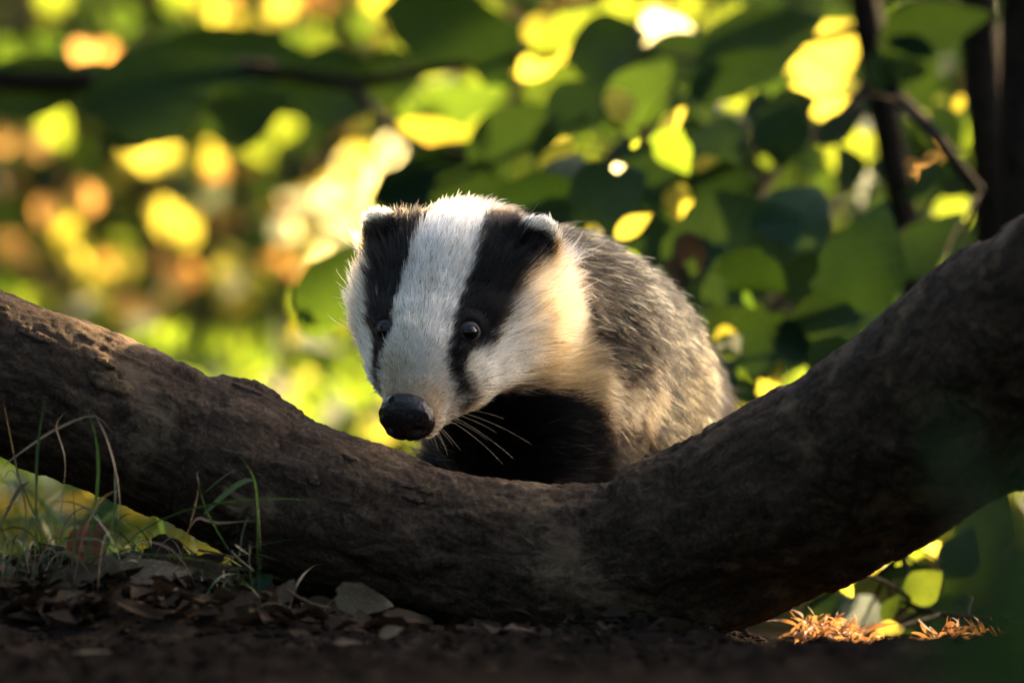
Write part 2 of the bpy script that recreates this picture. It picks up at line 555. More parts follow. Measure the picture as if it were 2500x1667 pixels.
def surface_nets(f, lo, hi, h):
    ax = [np.arange(lo[k], hi[k] + h, h) for k in range(3)]
    n = [len(a) for a in ax]
    val = np.empty(n, np.float32)
    Y, Z = np.meshgrid(ax[1], ax[2], indexing='ij')
    for i0 in range(0, n[0], 24):                # slabs keep memory small
        xs = ax[0][i0:i0 + 24]
        pts = np.empty((len(xs), n[1], n[2], 3))
        pts[..., 0] = xs[:, None, None]; pts[..., 1] = Y; pts[..., 2] = Z
        val[i0:i0 + 24] = f(pts)
    s = val < 0
    cn = [k - 1 for k in n]
    acc = np.zeros((*cn, 3), np.float32); cnt = np.zeros(cn, np.float32)
    for axis in range(3):
        o = [a for a in range(3) if a != axis]
        sl0 = [slice(None)] * 3; sl1 = [slice(None)] * 3
        sl0[axis] = slice(0, -1); sl1[axis] = slice(1, None)
        v0, v1 = val[tuple(sl0)], val[tuple(sl1)]
        cross = (v0 < 0) != (v1 < 0)
        t = np.where(cross, v0 / np.where(cross, v0 - v1, 1), 0)
        for d0 in (0, 1):
            for d1 in (0, 1):
                sl = [slice(None)] * 3
                sl[o[0]] = slice(d0, n[o[0]] - 1 + d0)
                sl[o[1]] = slice(d1, n[o[1]] - 1 + d1)
                c = cross[tuple(sl)]; tt = t[tuple(sl)]
                cnt += c
                acc[..., axis] += np.where(c, tt, 0)
                acc[..., o[0]] += np.where(c, d0, 0)
                acc[..., o[1]] += np.where(c, d1, 0)
    act = cnt > 0
    idx = np.full(cn, -1, np.int64)
    idx[act] = np.arange(act.sum())
    cell = np.argwhere(act)
    verts = (cell + acc[act] / cnt[act][:, None]) * h + np.array([a[0] for a in ax])
    quads = []
    for axis in range(3):
        o = [(axis + 1) % 3, (axis + 2) % 3]
        sl0 = [slice(1, -1)] * 3; sl1 = [slice(1, -1)] * 3
        sl0[axis] = slice(0, -1); sl1[axis] = slice(1, None)
        a, b = s[tuple(sl0)], s[tuple(sl1)]
        for flip, mask in ((False, a & ~b), (True, ~a & b)):
            e = np.argwhere(mask)
            if not len(e): continue
            off = np.ones(3, int); off[axis] = 0
            e = e + off
            q = []
            for d0, d1 in ((0, 0), (-1, 0), (-1, -1), (0, -1)):
                c = e.copy()
                c[:, o[0]] += d0; c[:, o[1]] += d1
                q.append(idx[c[:, 0], c[:, 1], c[:, 2]])
            q = np.stack(q, 1)
            quads.append(q[:, ::-1] if flip else q)
    return verts, np.concatenate(quads)

bverts, bquads = surface_nets(sdf, (-0.12, -0.09, -0.004), (0.21, 0.60, 0.27), 0.003)
for _ in range(2):                                # pull the net onto the surface
    g = grad(bverts)
    bverts = bverts - g * sdf(bverts)[:, None] * 0.9
bnorm = grad(bverts)

# ------------------------------------------------------------------ coat colours
WHITE = np.array([0.92, 0.815, 0.64]); CREAM = np.array([0.55, 0.325, 0.15]); TAN = np.array([0.44, 0.26, 0.115])
BLACK = np.array([0.0050, 0.0040, 0.0031]); GREYB = np.array([0.06, 0.05, 0.042]); DARKG = np.array([0.035, 0.03, 0.026])

def lerp(a, b, t): return a + (b - a) * t[..., None]

def stripe(q, nz):
    """0 white .. 1 black on the head, from head coordinates"""
    ax = np.abs(q[:, 0]) + nz
    y, z = q[:, 1], q[:, 2]
    yi = [-0.09, -0.06, -0.045, -0.02, 0.0, 0.012, 0.03, 0.045, 0.056, 0.07]
    w_in = np.interp(y, yi, [0.016, 0.0165, 0.0180, 0.0190, 0.0185, 0.0172, 0.0172, 0.0215, 0.026, 0.03])
    w_out = np.interp(y, yi, [0.062, 0.058, 0.0495, 0.0430, 0.0395, 0.0370, 0.0285, 0.0235, 0.022, 0.03])
    s = sstep(-0.0016, 0.0016, ax - w_in) * (1 - sstep(-0.002, 0.002, ax - w_out))
    lowcut = np.interp(y, yi, [-0.005, -0.002, 0.004, 0.002, -0.004, -0.008, -0.010, -0.014, -0.02, -0.02])
    s = s * sstep(-0.004, 0.002, z - lowcut)
    lip = sstep(0.0042, 0.0016, np.abs(y - 0.0365 - 0.08 * (z + 0.01))) * sstep(-0.031, -0.022, z) * sstep(0.008, 0.002, z) * sstep(0.012, 0.018, ax)
    return np.maximum(s, lip * 0.9)

# fur tone over the neck and body: seeds set on the skin, nearest ones blend (0 cream, 1 tan, 2 black, 3 grizzled grey, 4 pale)
SEEDS = []
def seed(cls, *pts):
    for a in pts:
        SEEDS.append((hit(*a), cls))
seed(0, (1330, 660), (1350, 700), (1370, 760), (1300, 720), (1400, 830), (1380, 900), (1280, 800), (1320, 880), (1430, 900), (1250, 880), (1460, 960), (1350, 640))
seed(1, (1485, 945), (1250, 925), (1330, 925), (1400, 945), (1180, 950), (1540, 972), (1580, 992), (1440, 955), (1520, 960))
seed(1, (1420, 915), (1455, 935))
seed(2, (1400, 990), (1460, 1000), (1500, 1020), (1540, 1040), (1570, 1080), (1600, 1110))
seed(2, (1270, 985), (1200, 1000), (1300, 1050), (1400, 1060), (1200, 1080), (1120, 1060), (1450, 1110), (1480, 1110), (1350, 1030))
seed(3, (1420, 640), (1440, 700), (1480, 800), (1520, 880), (1560, 960), (1620, 1000), (1500, 720), (1560, 760), (1620, 840), (1660, 920), (1380, 600), (1450, 620), (1400, 650), (1550, 680), (1640, 780), (1700, 900), (1680, 1000), (1640, 1050))
seed(4, (1395, 660), (1410, 720), (1430, 780), (1475, 850), (1440, 740), (1500, 830), (1530, 800), (1460, 790), (1380, 615), (1510, 900))
# sides the photograph does not show: flank and rump grizzled, legs and belly black
for c in (P(1250, 800, 0.28), P(1525, 1030, 0.50), P(1350, 900, 0.45)):
    SEEDS.append((c, 3))
for a, b, c, r in LEGS:
    SEEDS.append((np.asarray(b), 2)); SEEDS.append((np.asarray(c), 2)); SEEDS.append((np.asarray(a) + (0, 0, -0.035), 2))
SEEDS.append((P(930, 1075, 0.10), 3)); SEEDS.append((P(1010, 1000, 0.11), 0))
SEEDS.append((h2w((-0.05, -0.06, -0.02)), 0)); SEEDS.append((h2w((-0.045, -0.03, -0.03)), 0))
seed_p = np.array([s[0] for s in SEEDS]); seed_c = np.array([s[1] for s in SEEDS])

def body_weights(p):
    w = np.zeros((len(p), 5))
    for i in range(len(seed_p)):
        d2 = ((p - seed_p[i]) ** 2).sum(1)
        w[:, seed_c[i]] += 1.0 / (d2 + 3e-5) ** 3
    return w / w.sum(1, keepdims=True)

def coat(p):
    """pattern weights at skin points: base colour, grizzle amount, head weight, q"""
    q = w2h(p)
    nz = vnoise(p, 260, 5) * 0.0016 + vnoise(p, 90, 6) * 0.0014
    hw = sstep(-0.082, -0.055, q[:, 1] + 0.15 * np.minimum(q[:, 2], 0) + vnoise(p, 120, 4) * 0.006)
    hw = hw * (1 - sstep(0.060, 0.085, np.abs(q[:, 0]) + 0.2 * np.maximum(-q[:, 1], 0)))
    st = stripe(q, nz)
    # head ground tone: white on the forehead, cream cheeks, tan muzzle and jaw
    side = sstep(0.038, 0.056, np.abs(q[:, 0]) - 0.25 * q[:, 1]) * (1 - sstep(-0.005, 0.02, q[:, 1]))
    low = sstep(0.004, 0.030, -q[:, 2] - 0.012)
    muz = sstep(0.040, 0.062, q[:, 1])
    hc = lerp(np.broadcast_to(WHITE, p.shape), CREAM, np.clip(side * 0.85 + low * 0.9, 0, 1))
    hc = lerp(hc, np.array([0.42, 0.26, 0.13]), muz * 0.8)
    hc = lerp(hc, TAN, np.clip(low * sstep(0.0, 0.03, q[:, 1]) * 0.7, 0, 1))
    dirt = sstep(0.0, 0.7, fbm(p, 70, 3, 91)) * 0.45
    hc = lerp(hc, hc * np.array([0.78, 0.64, 0.46]), dirt)
    throat = sstep(-0.003, 0.004, -q[:, 2] - np.interp(np.abs(q[:, 0]), [0, 0.012, 0.03, 0.046, 0.056], [0.036, 0.038, 0.046, 0.056, 0.075]) + vnoise(p, 150, 9) * 0.004) * (1 - sstep(0.030, 0.046, q[:, 1]))
    hc = lerp(hc, BLACK, np.clip(np.maximum(st, throat), 0, 1))
    # ears: dark hollow, white rim
    qs = q.copy(); qs[:, 0] = np.abs(qs[:, 0])
    e = (qs - EAR_C) @ EARM
    near = 1 - sstep(0.0165, 0.020, np.linalg.norm(e / np.array([1, 0.8, 1.1]), axis=1))
    near = near * sstep(-0.006, -0.001, e[:, 2])
    rim = sstep(0.0078, 0.0102, e[:, 2] + 0.12 * np.abs(e[:, 0]))
    earc = lerp(np.broadcast_to(BLACK * 1.3, p.shape), WHITE, rim)
    hc = lerp(hc, earc, near)
    bw = body_weights(p + vnoise3(p, 70, 2) * 0.006)
    pal = np.array([CREAM, TAN, BLACK, GREYB, DARKG])
    bc = bw @ pal
    col = lerp(bc, hc, hw)
    griz = (bw[:, 3] + bw[:, 4]) * (1 - hw)
    return col, griz, hw, q, near, bw[:, 4] / (bw[:, 3] + bw[:, 4] + 1e-6)
# ------------------------------------------------------------------ badger objects
skin_c, _g, _h, _q, _n, _d = coat(bverts)
bme = mesh_np("badger", bverts, bquads, M["skin"])
ca = bme.color_attributes.new("skin_colour", 'FLOAT_COLOR', 'POINT')
ca.data.foreach_set("color", np.concatenate([skin_c * 0.55, np.ones((len(skin_c), 1))], 1).astype(np.float32).ravel())
badger = tag(empty("badger", (0.05, 0.15, 0.0)), "black and white badger looking over the bend of the fallen trunk", "badger")
OFF = -np.array(badger.location)
obj("body", bme, badger, OFF)

def uv_sphere(nu, nv):
    th = np.linspace(0, math.pi, nv + 1); ph = np.arange(nu) * 2 * math.pi / nu
    v = np.stack([np.outer(np.sin(th), np.cos(ph)), np.outer(np.sin(th), np.sin(ph)), np.outer(np.cos(th), np.ones(nu))], -1).reshape(-1, 3)
    f = []
    for i in range(nv):
        for j in range(nu):
            j2 = (j + 1) % nu
            f.append((i * nu + j, (i + 1) * nu + j, (i + 1) * nu + j2, i * nu + j2))
    return v, f

# nose pad: broad, blunt, with two comma nostrils and a shallow groove
nv_, nf_ = uv_sphere(96, 64)
def nose_shape(v):
    d = np.sign(v) * np.abs(v) ** np.array([0.86, 1.0, 0.9])
    q = d * np.array([0.0158, 0.0115, 0.0140])
    q[:, 1] *= np.where(q[:, 1] > 0, 1.0, 0.9)
    q[:, 2] += -0.0012 * (q[:, 0] / 0.0158) ** 2
    q[:, 2] += -0.0016 * sstep(0.3, 1.0, v[:, 1])
    front = sstep(0.1, 0.7, v[:, 1])
    for s in (-1, 1):
        c = np.array([s * 0.0082, 0.0075, -0.0028])
        e = (q - c) / np.array([0.0036, 0.006, 0.0026])
        k = np.exp(-(e ** 2).sum(1) * 1.2)
        q[:, 1] -= 0.0042 * k
        c2 = np.array([s * 0.0122, 0.0045, -0.0052])
        e2 = (q - c2) / np.array([0.0022, 0.005, 0.0018])
        q[:, 1] -= 0.0022 * np.exp(-(e2 ** 2).sum(1))
    g = np.exp(-(q[:, 0] / 0.0011) ** 2) * front * sstep(0.004, -0.004, q[:, 2])
    q[:, 1] -= 0.0012 * g
    q += v * (fbm(v, 5, 3, 8) * 0.0004)[:, None]
    return q
NOSE_C = np.array([0.0, 0.0640, -0.0098])
nose = obj("nose", mesh_np("nose", h2w(nose_shape(nv_) + NOSE_C), nf_, M["nose"]), badger, OFF)

# eyes with lids
for c, n in EYES:
    v, f = uv_sphere(40, 28)
    eye = obj("eye", mesh_np("eye", v * 0.0058 + c, f, M["eye"]), badger, OFF)
    up = unit(np.array([0, 0, 1.0]) - n * n[2]); sd = np.cross(up, n)
    ang = np.linspace(0, 2 * math.pi, 41)
    ring = c + n * 0.0035 + np.outer(np.cos(ang), sd) * 0.0049 + np.outer(np.sin(ang) * 0.86, up) * 0.0049
    mb = MB(); mb.tube(ring, 0.00065 + 0.0002 * np.sin(ang), 8)
    ring2 = c + n * 0.0024 + np.outer(np.cos(ang), sd) * 0.0056 + np.outer(np.sin(ang) * 0.9 + 0.04, up) * 0.0056
    mb.tube(ring2, 0.0009, 8)
    obj("eyelid", mb.mesh("eyelid", M["lid"]), eye)

# whiskers: each a thin tapering hair
def whisker(px, py, qx, qy, bend, lift=0.0):
    a = hit(px, py)
    b = P(qx, qy, a[1] + lift)
    m_ = (a + b) / 2 + np.array([0, 0, bend])
    pts = bez(a, m_, b, 9)
    mb = MB(); mb.tube(pts, np.linspace(0.00013, 0.00004, 9), 5)
    obj("whisker", mb.mesh("whisker", M["whisker"]), badger, OFF)
for w in [(930, 985, 775, 957, 0.004), (928, 995, 800, 985, 0.004), (926, 1000, 812, 1012, 0.003), (928, 1010, 835, 1040, 0.003), (930, 1015, 828, 1035, -0.001),
          (930, 1020, 862, 1050, 0.002), (935, 1030, 880, 1062, 0.002), (1120, 1005, 1298, 1085, 0.004), (1110, 1018, 1255, 1120, 0.003), (1100, 1022, 1192, 1075, 0.002),
          (1095, 1030, 1165, 1072, 0.002), (1085, 1040, 1140, 1100, 0.003), (1075, 1042, 1125, 1100, 0.001), (1065, 1045, 1094, 1112, 0.002), (1052, 1050, 1071, 1100, 0.001),
          (1040, 1054, 1046, 1085, 0.0), (1130, 1000, 1230, 1022, 0.002), (1090, 1032, 1205, 1070, -0.001), (1105, 985, 1180, 965, 0.001), (1098, 1026, 1230, 1135, 0.004), (1080, 1040, 1150, 1085, 0.002), (1070, 1044, 1108, 1090, 0.001), (1048, 1052, 1056, 1082, 0.0), (1115, 1012, 1215, 1058, 0.002), (1030, 1056, 1033, 1074, 0.0), (1058, 1048, 1082, 1085, 0.001)]:
    whisker(*w)

# ------------------------------------------------------------------ fur
tri = np.concatenate([bquads[:, [0, 1, 2]], bquads[:, [0, 2, 3]]])
tv = bverts[tri]
area = 0.5 * np.linalg.norm(np.cross(tv[:, 1] - tv[:, 0], tv[:, 2] - tv[:, 0]), axis=1)
tc_ = tv.mean(1)
tq = w2h(tc_)
tn = unit(np.cross(tv[:, 1] - tv[:, 0], tv[:, 2] - tv[:, 0]))
facing = (unit(CAMP - tc_) * bnorm[tri[:, 0]]).sum(1)
thead = sstep(-0.09, -0.06, tq[:, 1]) * (np.linalg.norm(tq, axis=1) < 0.12)
vis = sstep(-0.55, -0.05, facing) * 0.9 + 0.1
dens = (4.4 * thead + 1.9 * (1 - thead)) * vis * np.where(tc_[:, 1] > 0.45, 0.45, 1) * np.where(tc_[:, 2] < 0.05, 0.3, 1)
pr_ = area * dens
NH = 165000
pick = rng.choice(len(tri), NH, p=pr_ / pr_.sum())
r1, r2 = rng.random(NH), rng.random(NH)
sq = np.sqrt(r1)
bary = np.stack([1 - sq, sq * (1 - r2), sq * r2], 1)
root = (bverts[tri[pick]] * bary[..., None]).sum(1)
nrm = unit((bnorm[tri[pick]] * bary[..., None]).sum(1))
col, griz, hw, q, earw, dkw = coat(root)
# keep off eyes and nose pad
keep = np.ones(NH, bool)
eyed = np.full(NH, 9.0)
for c, n in EYES:
    dd = np.linalg.norm(root - c, axis=1)
    eyed = np.minimum(eyed, dd)
keep &= eyed > 0.0066
keep &= np.linalg.norm(root - EYES[0][0], axis=1) > 0.0084
nd = np.linalg.norm((q - NOSE_C) / np.array([0.0162, 0.0122, 0.0145]), axis=1)
keep &= nd > 0.98
root, nrm, col, griz, hw, q, earw, dkw, eyed, nd = [a[keep] for a in (root, nrm, col, griz, hw, q, earw, dkw, eyed, nd)]
NH = len(root)
sgn = np.sign(q[:, 0])
# flow: back along the head, fanning out over the cheeks; back and down over the body
back = -HR[:, 1]
right = HR[:, 0]; upv = HR[:, 2]
cheek = sstep(0.018, 0.045, np.abs(q[:, 0])) * (1 - sstep(0.03, 0.05, q[:, 1]))
flow_h = back[None] * 1.0 + (sgn * cheek * 0.55)[:, None] * right[None] + (-cheek * 0.30 * sstep(0.02, -0.02, q[:, 2]))[:, None] * upv[None]
flow_h = flow_h + ((sgn * 0.25 * sstep(0.0, 0.016, np.abs(q[:, 0])) * sstep(0.03, 0.05, q[:, 1]))[:, None] * right[None])
axis_b = unit(P(1525, 1030, 0.40) - P(1350, 850, 0.12))
side_b = np.array([1.0, 0.0, 0.0])
flow_b = axis_b[None] * 0.7 + np.array([0, 0, -0.55])[None] + (nrm * np.array([1, 0, 0])) * 0.35 + np.array([0.25, 0, 0])
flow = unit(lerp(flow_b, flow_h, hw))
flow = lerp(flow, unit(np.broadcast_to(upv * 0.8 + back * 0.3, flow.shape) + (sgn * 0.5)[:, None] * right), earw)
flow = flow + vnoise3(root, 55, 1) * 0.30 * (1 - 0.6 * hw)[:, None] + vnoise3(root, 190, 2) * 0.22 + rng.normal(0, 0.13, (NH, 3))
tang = unit(flow - nrm * (flow * nrm).sum(1)[:, None])
# length
Lh = np.interp(q[:, 1], [-0.10, -0.06, -0.03, 0.0, 0.02, 0.045, 0.065], [0.015, 0.0105, 0.0095, 0.0082, 0.0068, 0.0046, 0.0026])
Lh = Lh + cheek * np.interp(q[:, 1], [-0.08, -0.03, 0.01, 0.04], [0.014, 0.012, 0.005, 0.0])
Lh = np.where(eyed < 0.0115, np.minimum(Lh, 0.0032), Lh)
Lb = np.interp((root - P(1350, 850, 0.1)) @ axis_b, [0.0, 0.08, 0.3], [0.013, 0.0145, 0.018])
L = Lb * (1 - hw) + Lh * hw
L = L * (1 - earw) + 0.0045 * earw
L = L * np.clip(rng.normal(1.0, 0.2, NH), 0.45, 1.6)
stray = rng.random(NH) < 0.012
L = np.where(stray, L * 1.35, L)
lift = (0.62 + 0.14 * rng.normal(size=NH)) * (1 - hw) + (0.27 + 0.09 * rng.normal(size=NH)) * hw
lift = np.where(nd < 1.6, lift + 0.2, lift) + stray * 0.3
K = 5
t = np.linspace(0, 1, K)
d0 = unit(tang + nrm * lift[:, None] * 1.5)
d1 = unit(tang + nrm * (lift * 0.25)[:, None] + np.array([0, 0, -0.12]) * (1 - hw)[:, None])
pts = root[:, None, :] - nrm[:, None, :] * 0.0006 + L[:, None, None] * (d0[:, None, :] * (t - 0.45 * t ** 2)[None, :, None] + d1[:, None, :] * (0.45 * t ** 2)[None, :, None])
# clumping of the tips on the body coat
cell = np.round(root / 0.0034).astype(np.int64)
key = (cell * np.array([73856093, 19349663, 83492791])).sum(1) % 65536
order = rng.random((65536, 3)) - 0.5
pull = order[key] * 0.0040 * (1 - hw * 0.5)[:, None]
pts = pts + pull[:, None, :] * (t ** 1.5)[None, :, None]
rad0 = (0.00015 * hw + 0.00018 * (1 - hw)) * np.clip(rng.normal(1, 0.15, NH), 0.6, 1.5)
rad = rad0[:, None] * np.array([0.9, 1.0, 0.92, 0.7, 0.22])[None]
# colour along each hair
ckey = (np.round(root / 0.0016).astype(np.int64) * np.array([73856093, 19349663, 83492791])).sum(1) % 65536
br = np.clip(rng.normal(1.0, 0.16, NH) * (0.72 + 0.46 * rng.random(65536)[ckey]), 0.4, 1.4)
colp = np.repeat(col[:, None, :], K, 1) * br[:, None, None]
lum = col.mean(1)
fleck = (rng.random(NH) < 0.07) & (lum > 0.35) & (hw > 0.5)
colp[fleck] *= 0.12
pale = (rng.random(NH) < 0.006) & (lum < 0.05)
colp[pale] = np.array([0.35, 0.30, 0.24])
patch = sstep(-0.25, 0.45, vnoise(root, 110, 21) * 0.8 + 0.7 * vnoise(root, 230, 22)) * (1 - 0.75 * dkw)
tip = np.array([0.37, 0.275, 0.115]); basec = np.array([0.085, 0.060, 0.028])
band = np.array([basec * 0.6, basec * 0.2, BLACK * 2, BLACK * 2.5, basec * 0.35])
bandl = np.array([basec, basec * 0.9, tip * 0.55, tip * 0.85, tip])
bkey = (np.round(root / 0.0026).astype(np.int64) * np.array([19349663, 83492791, 73856093])).sum(1) % 65536
pale_p = np.clip(0.19 + 0.38 * patch * (1 - 0.3 * dkw) - 0.10 * dkw, 0, 1)
isl = (0.75 * rng.random(65536)[bkey] + 0.25 * rng.random(NH)) < pale_p * 0.85
gcol = np.where(isl[:, None, None], bandl[None], band[None]) * br[:, None, None]
colp = colp * (1 - griz)[:, None, None] + gcol * griz[:, None, None]
colp = np.clip(colp, 0.003, 0.92)
hc_ = bpy.data.hair_curves.new("fur")
hc_.add_curves([K] * NH)
hc_.position_data.foreach_set("vector", pts.astype(np.float32).ravel())
ra = hc_.attributes.get("radius") or hc_.attributes.new("radius", 'FLOAT', 'POINT')
ra.data.foreach_set("value", rad.astype(np.float32).ravel())
fa = hc_.attributes.new("fur_colour", 'FLOAT_COLOR', 'POINT')
fa.data.foreach_set("color", np.concatenate([colp, np.ones((NH, K, 1))], 2).astype(np.float32).ravel())
hc_.materials.append(M["fur"])
fur = obj("fur", hc_, badger, OFF)
# ------------------------------------------------------------------ ground
def ground_z(x, y):
    p = np.stack([x, y, np.zeros_like(x)], -1)
    near = np.exp(-(np.maximum(np.abs(y + 0.2) - 0.6, 0) / 0.6) ** 2)
    z = near * (fbm(p, 9, 4, 40) * 0.008 + fbm(p, 45, 3, 45) * 0.0035)
    z = z + 0.024 * sstep(-0.06, -0.20, x) * sstep(-0.30, -0.13, y) * sstep(0.22, 0.05, y)
    z = z - 0.02 * sstep(0.15, 0.5, y)
    z = z + 0.012 * sstep(-0.42, -0.62, y) * sstep(-0.22, 0.0, x) * sstep(0.3, 0.1, x)
    z = z - 0.022 * sstep(0.09, 0.16, x) * sstep(-0.32, -0.16, y)
    far = sstep(1.0, 6.0, np.hypot(x, y + 0.5))
    z = z + far * (fbm(p, 0.35, 4, 50) * 0.10 - 0.02)
    z = z + 0.30 * np.maximum(np.hypot(x, y + 3.2) - 15.0, 0) ** 0.95
    return z

def grid_mesh(xs, ys):
    X, Y = np.meshgrid(xs, ys, indexing='ij')
    Z = ground_z(X.ravel(), Y.ravel())
    v = np.stack([X.ravel(), Y.ravel(), Z], 1)
    i = np.arange((len(xs) - 1) * (len(ys) - 1))
    a = (i // (len(ys) - 1)) * len(ys) + i % (len(ys) - 1)
    return v, np.stack([a, a + len(ys), a + len(ys) + 1, a + 1], 1)
def graded(lo, c0, c1, hi, fine, g=1.18):
    m = list(np.arange(c0, c1, fine))
    s, x = fine, m[-1]
    while x < hi:
        s *= g; x += s; m.append(x)
    s, x = fine, c0
    while x > lo:
        s *= g; x -= s; m.insert(0, x)
    return np.array(m)
gv, gf = grid_mesh(graded(-60, -0.42, 0.42, 60, 0.0035), graded(-40, -0.75, 0.30, 70, 0.0035))
ground = tag(obj("ground", mesh_np("ground", gv, gf, M["soil"])), "dark bare woodland soil under the fallen trunk", None, None, "structure")

# crumbs of soil and bark chips lying on it
def lumps(name, count, region, size, mat, seed_):
    r = np.random.default_rng(seed_)
    base = np.array([[1, 0, 0], [-1, 0, 0], [0, 1, 0], [0, -1, 0], [0, 0, 1], [0, 0, -1]], float)
    fc = np.array([[0, 2, 4], [2, 1, 4], [1, 3, 4], [3, 0, 4], [2, 0, 5], [1, 2, 5], [3, 1, 5], [0, 3, 5]])
    x = r.uniform(region[0], region[1], count); y = r.uniform(region[2], region[3], count)
    s = size[0] + (size[1] - size[0]) * r.random(count) ** 4
    sc_ = np.stack([s * r.uniform(0.6, 1.7, count), s * r.uniform(0.6, 1.4, count), s * r.uniform(0.35, 0.9, count)], 1)
    v = base[None] * r.uniform(0.55, 1.3, (count, 6, 1)) * sc_[:, None]
    a = r.random(count) * 6.283
    c, s_ = np.cos(a)[:, None], np.sin(a)[:, None]
    v = np.stack([v[..., 0] * c - v[..., 1] * s_, v[..., 0] * s_ + v[..., 1] * c, v[..., 2]], -1)
    v = v + np.stack([x, y, ground_z(x, y) + 0.0008], 1)[:, None]
    f = (fc[None] + (np.arange(count) * 6)[:, None, None]).reshape(-1, 3)
    return obj(name, mesh_np(name, v.reshape(-1, 3), f, mat, False))
tag(lumps("soil_crumbs", 11000, (-0.36, 0.36, -0.72, 0.10), (0.0006, 0.0045), M["soil"], 5), "crumbs of dark soil on the bare ground", None, None, "stuff")
tag(lumps("bark_chips", 900, (-0.36, 0.36, -0.70, 0.05), (0.001, 0.004), M["dead_brown"], 6), "small brown chips scattered over the soil", None, None, "stuff")
tag(lumps("pale_chips", 260, (-0.36, 0.36, -0.70, 0.05), (0.0008, 0.0026), M["dead_grey"], 7), "small pale chips scattered over the soil", None, None, "stuff")

# ------------------------------------------------------------------ the fallen trunk
top = np.array([(-1100, 330), (-420, 560), (-200, 620), (0, 706), (190, 775), (380, 862), (560, 938), (640, 968), (720, 1012), (800, 1043), (950, 1092), (1100, 1132), (1250, 1163), (1400, 1190), (1478, 1186), (1560, 1140), (1700, 1078), (1850, 990), (2000, 900), (2150, 790), (2300, 672), (2400, 600), (2500, 540), (2700, 380), (2950, 190), (3500, -230), (4000, -640)], float)
bot = np.array([(-1220, 600), (-560, 850), (-310, 960), (-110, 1058), (90, 1140), (300, 1232), (430, 1300), (520, 1345), (600, 1385), (690, 1420), (850, 1470), (1010, 1508), (1180, 1538), (1380, 1556), (1570, 1560), (1700, 1550), (1840, 1530), (2000, 1452), (2180, 1362), (2330, 1280), (2480, 1190), (2590, 1120), (2700, 1040), (2900, 880), (3150, 680), (3690, 250), (4170, -170)], float)
depth = np.array([0.06, 0.02, -0.01, -0.035, -0.045, -0.05, -0.055, -0.06, -0.06, -0.065, -0.07, -0.072, -0.075, -0.08, -0.085, -0.09, -0.10, -0.12, -0.14, -0.165, -0.195, -0.215, -0.24, -0.30, -0.36, -0.46, -0.54])
ctr, rads = [], []
for a, b, y in zip(top, bot, depth):
    pa, pb = P(*a, y), P(*b, y)
    ctr.append((pa + pb) / 2); rads.append(np.linalg.norm(pa - pb) / 2)
NR, NS = 760, 150
ctr = smooth_path(ctr, NR); rads = smooth_path(np.array(rads)[:, None].repeat(3, 1), NR)[:, 0]
for _ in range(10):
    rads[1:-1] = (rads[:-2] + rads[1:-1] * 2 + rads[2:]) / 4
tt_, _, _ = frames(ctr)
n_ = unit(np.cross(np.array([0.0, -1.0, 0.0]), tt_))      # in the picture plane, upward
n_ = n_ * np.sign(n_[:, 2])[:, None]
b_ = np.cross(tt_, n_)
ang = np.arange(NS) * 2 * math.pi / NS
ring = n_[:, None] * np.cos(ang)[None, :, None] + b_[:, None] * np.sin(ang)[None, :, None]
along = np.concatenate([[0], np.cumsum(np.linalg.norm(np.diff(ctr, axis=0), axis=1))])
pos = ctr[:, None] + ring * rads[:, None, None]
uvw = np.stack([along[:, None].repeat(NS, 1), (np.cos(ang) * 0.045)[None].repeat(NR, 0), (np.sin(ang) * 0.045)[None].repeat(NR, 0)], -1)
flat = pos.reshape(-1, 3)
st_ = uvw.reshape(-1, 3) * np.array([0.45, 1, 1])
disp = fbm(flat, 14, 2, 60) * 0.0034 + fbm(st_, 85, 4, 64) * 0.0014 + np.abs(fbm(st_, 190, 3, 66)) * -0.0008 + fbm(flat, 420, 2, 69) * 0.0006
# scabs of bark standing proud, and rougher underside at the foot
scab = sstep(0.42, 0.50, fbm(flat, 34, 3, 71)) * 0.0016
disp = disp + scab
def bump_at(px, py, y, r, h, sx=1.0):
    c = P(px, py, y)
    d = (flat - c) / np.array([r * sx, r, r])
    return h * np.exp(-(d ** 2).sum(1))
disp += bump_at(610, 945, -0.06, 0.011, 0.0035, 1.4) + bump_at(540, 920, -0.06, 0.006, 0.002)
disp += bump_at(1000, 1195, -0.12, 0.008, 0.003, 2.0) - bump_at(985, 1215, -0.12, 0.006, 0.003, 2.0)
disp += -bump_at(1855, 1500, -0.14, 0.030, 0.016, 1.6) + bump_at(1250, 1520, -0.12, 0.03, 0.006, 2.0)
tv_ = flat + ring.reshape(-1, 3) * disp[:, None]
i = np.arange((NR - 1) * NS)
k, s = i // NS, i % NS
s2 = (s + 1) % NS
tf_ = np.stack([k * NS + s, (k + 1) * NS + s, (k + 1) * NS + s2, k * NS + s2], 1)
capc = np.stack([ctr[0] - tt_[0] * 0.004, ctr[-1] + tt_[-1] * 0.004])
nT = len(tv_)
sI = np.arange(NS)
cap0 = np.stack([np.full(NS, nT), sI, (sI + 1) % NS, np.full(NS, nT)], 1)
cap1 = np.stack([np.full(NS, nT + 1), (NR - 1) * NS + (sI + 1) % NS, (NR - 1) * NS + sI, np.full(NS, nT + 1)], 1)
tf_ = [tuple(q) for q in tf_.tolist()] + [tuple(q[:3]) for q in cap0.tolist()] + [tuple(q[:3]) for q in cap1.tolist()]
trunk_me = mesh_np("fallen_trunk", np.concatenate([tv_, capc]), tf_, M["bark"])
ua = trunk_me.attributes.new("bark_uv", 'FLOAT_VECTOR', 'POINT')
ua.data.foreach_set("vector", np.concatenate([uvw.reshape(-1, 3), capc]).astype(np.float32).ravel())
trunk = tag(empty("fallen_trunk", (0.06, -0.08, 0.0)), "thick bent trunk lying across the picture in front of the badger", "tree trunk")
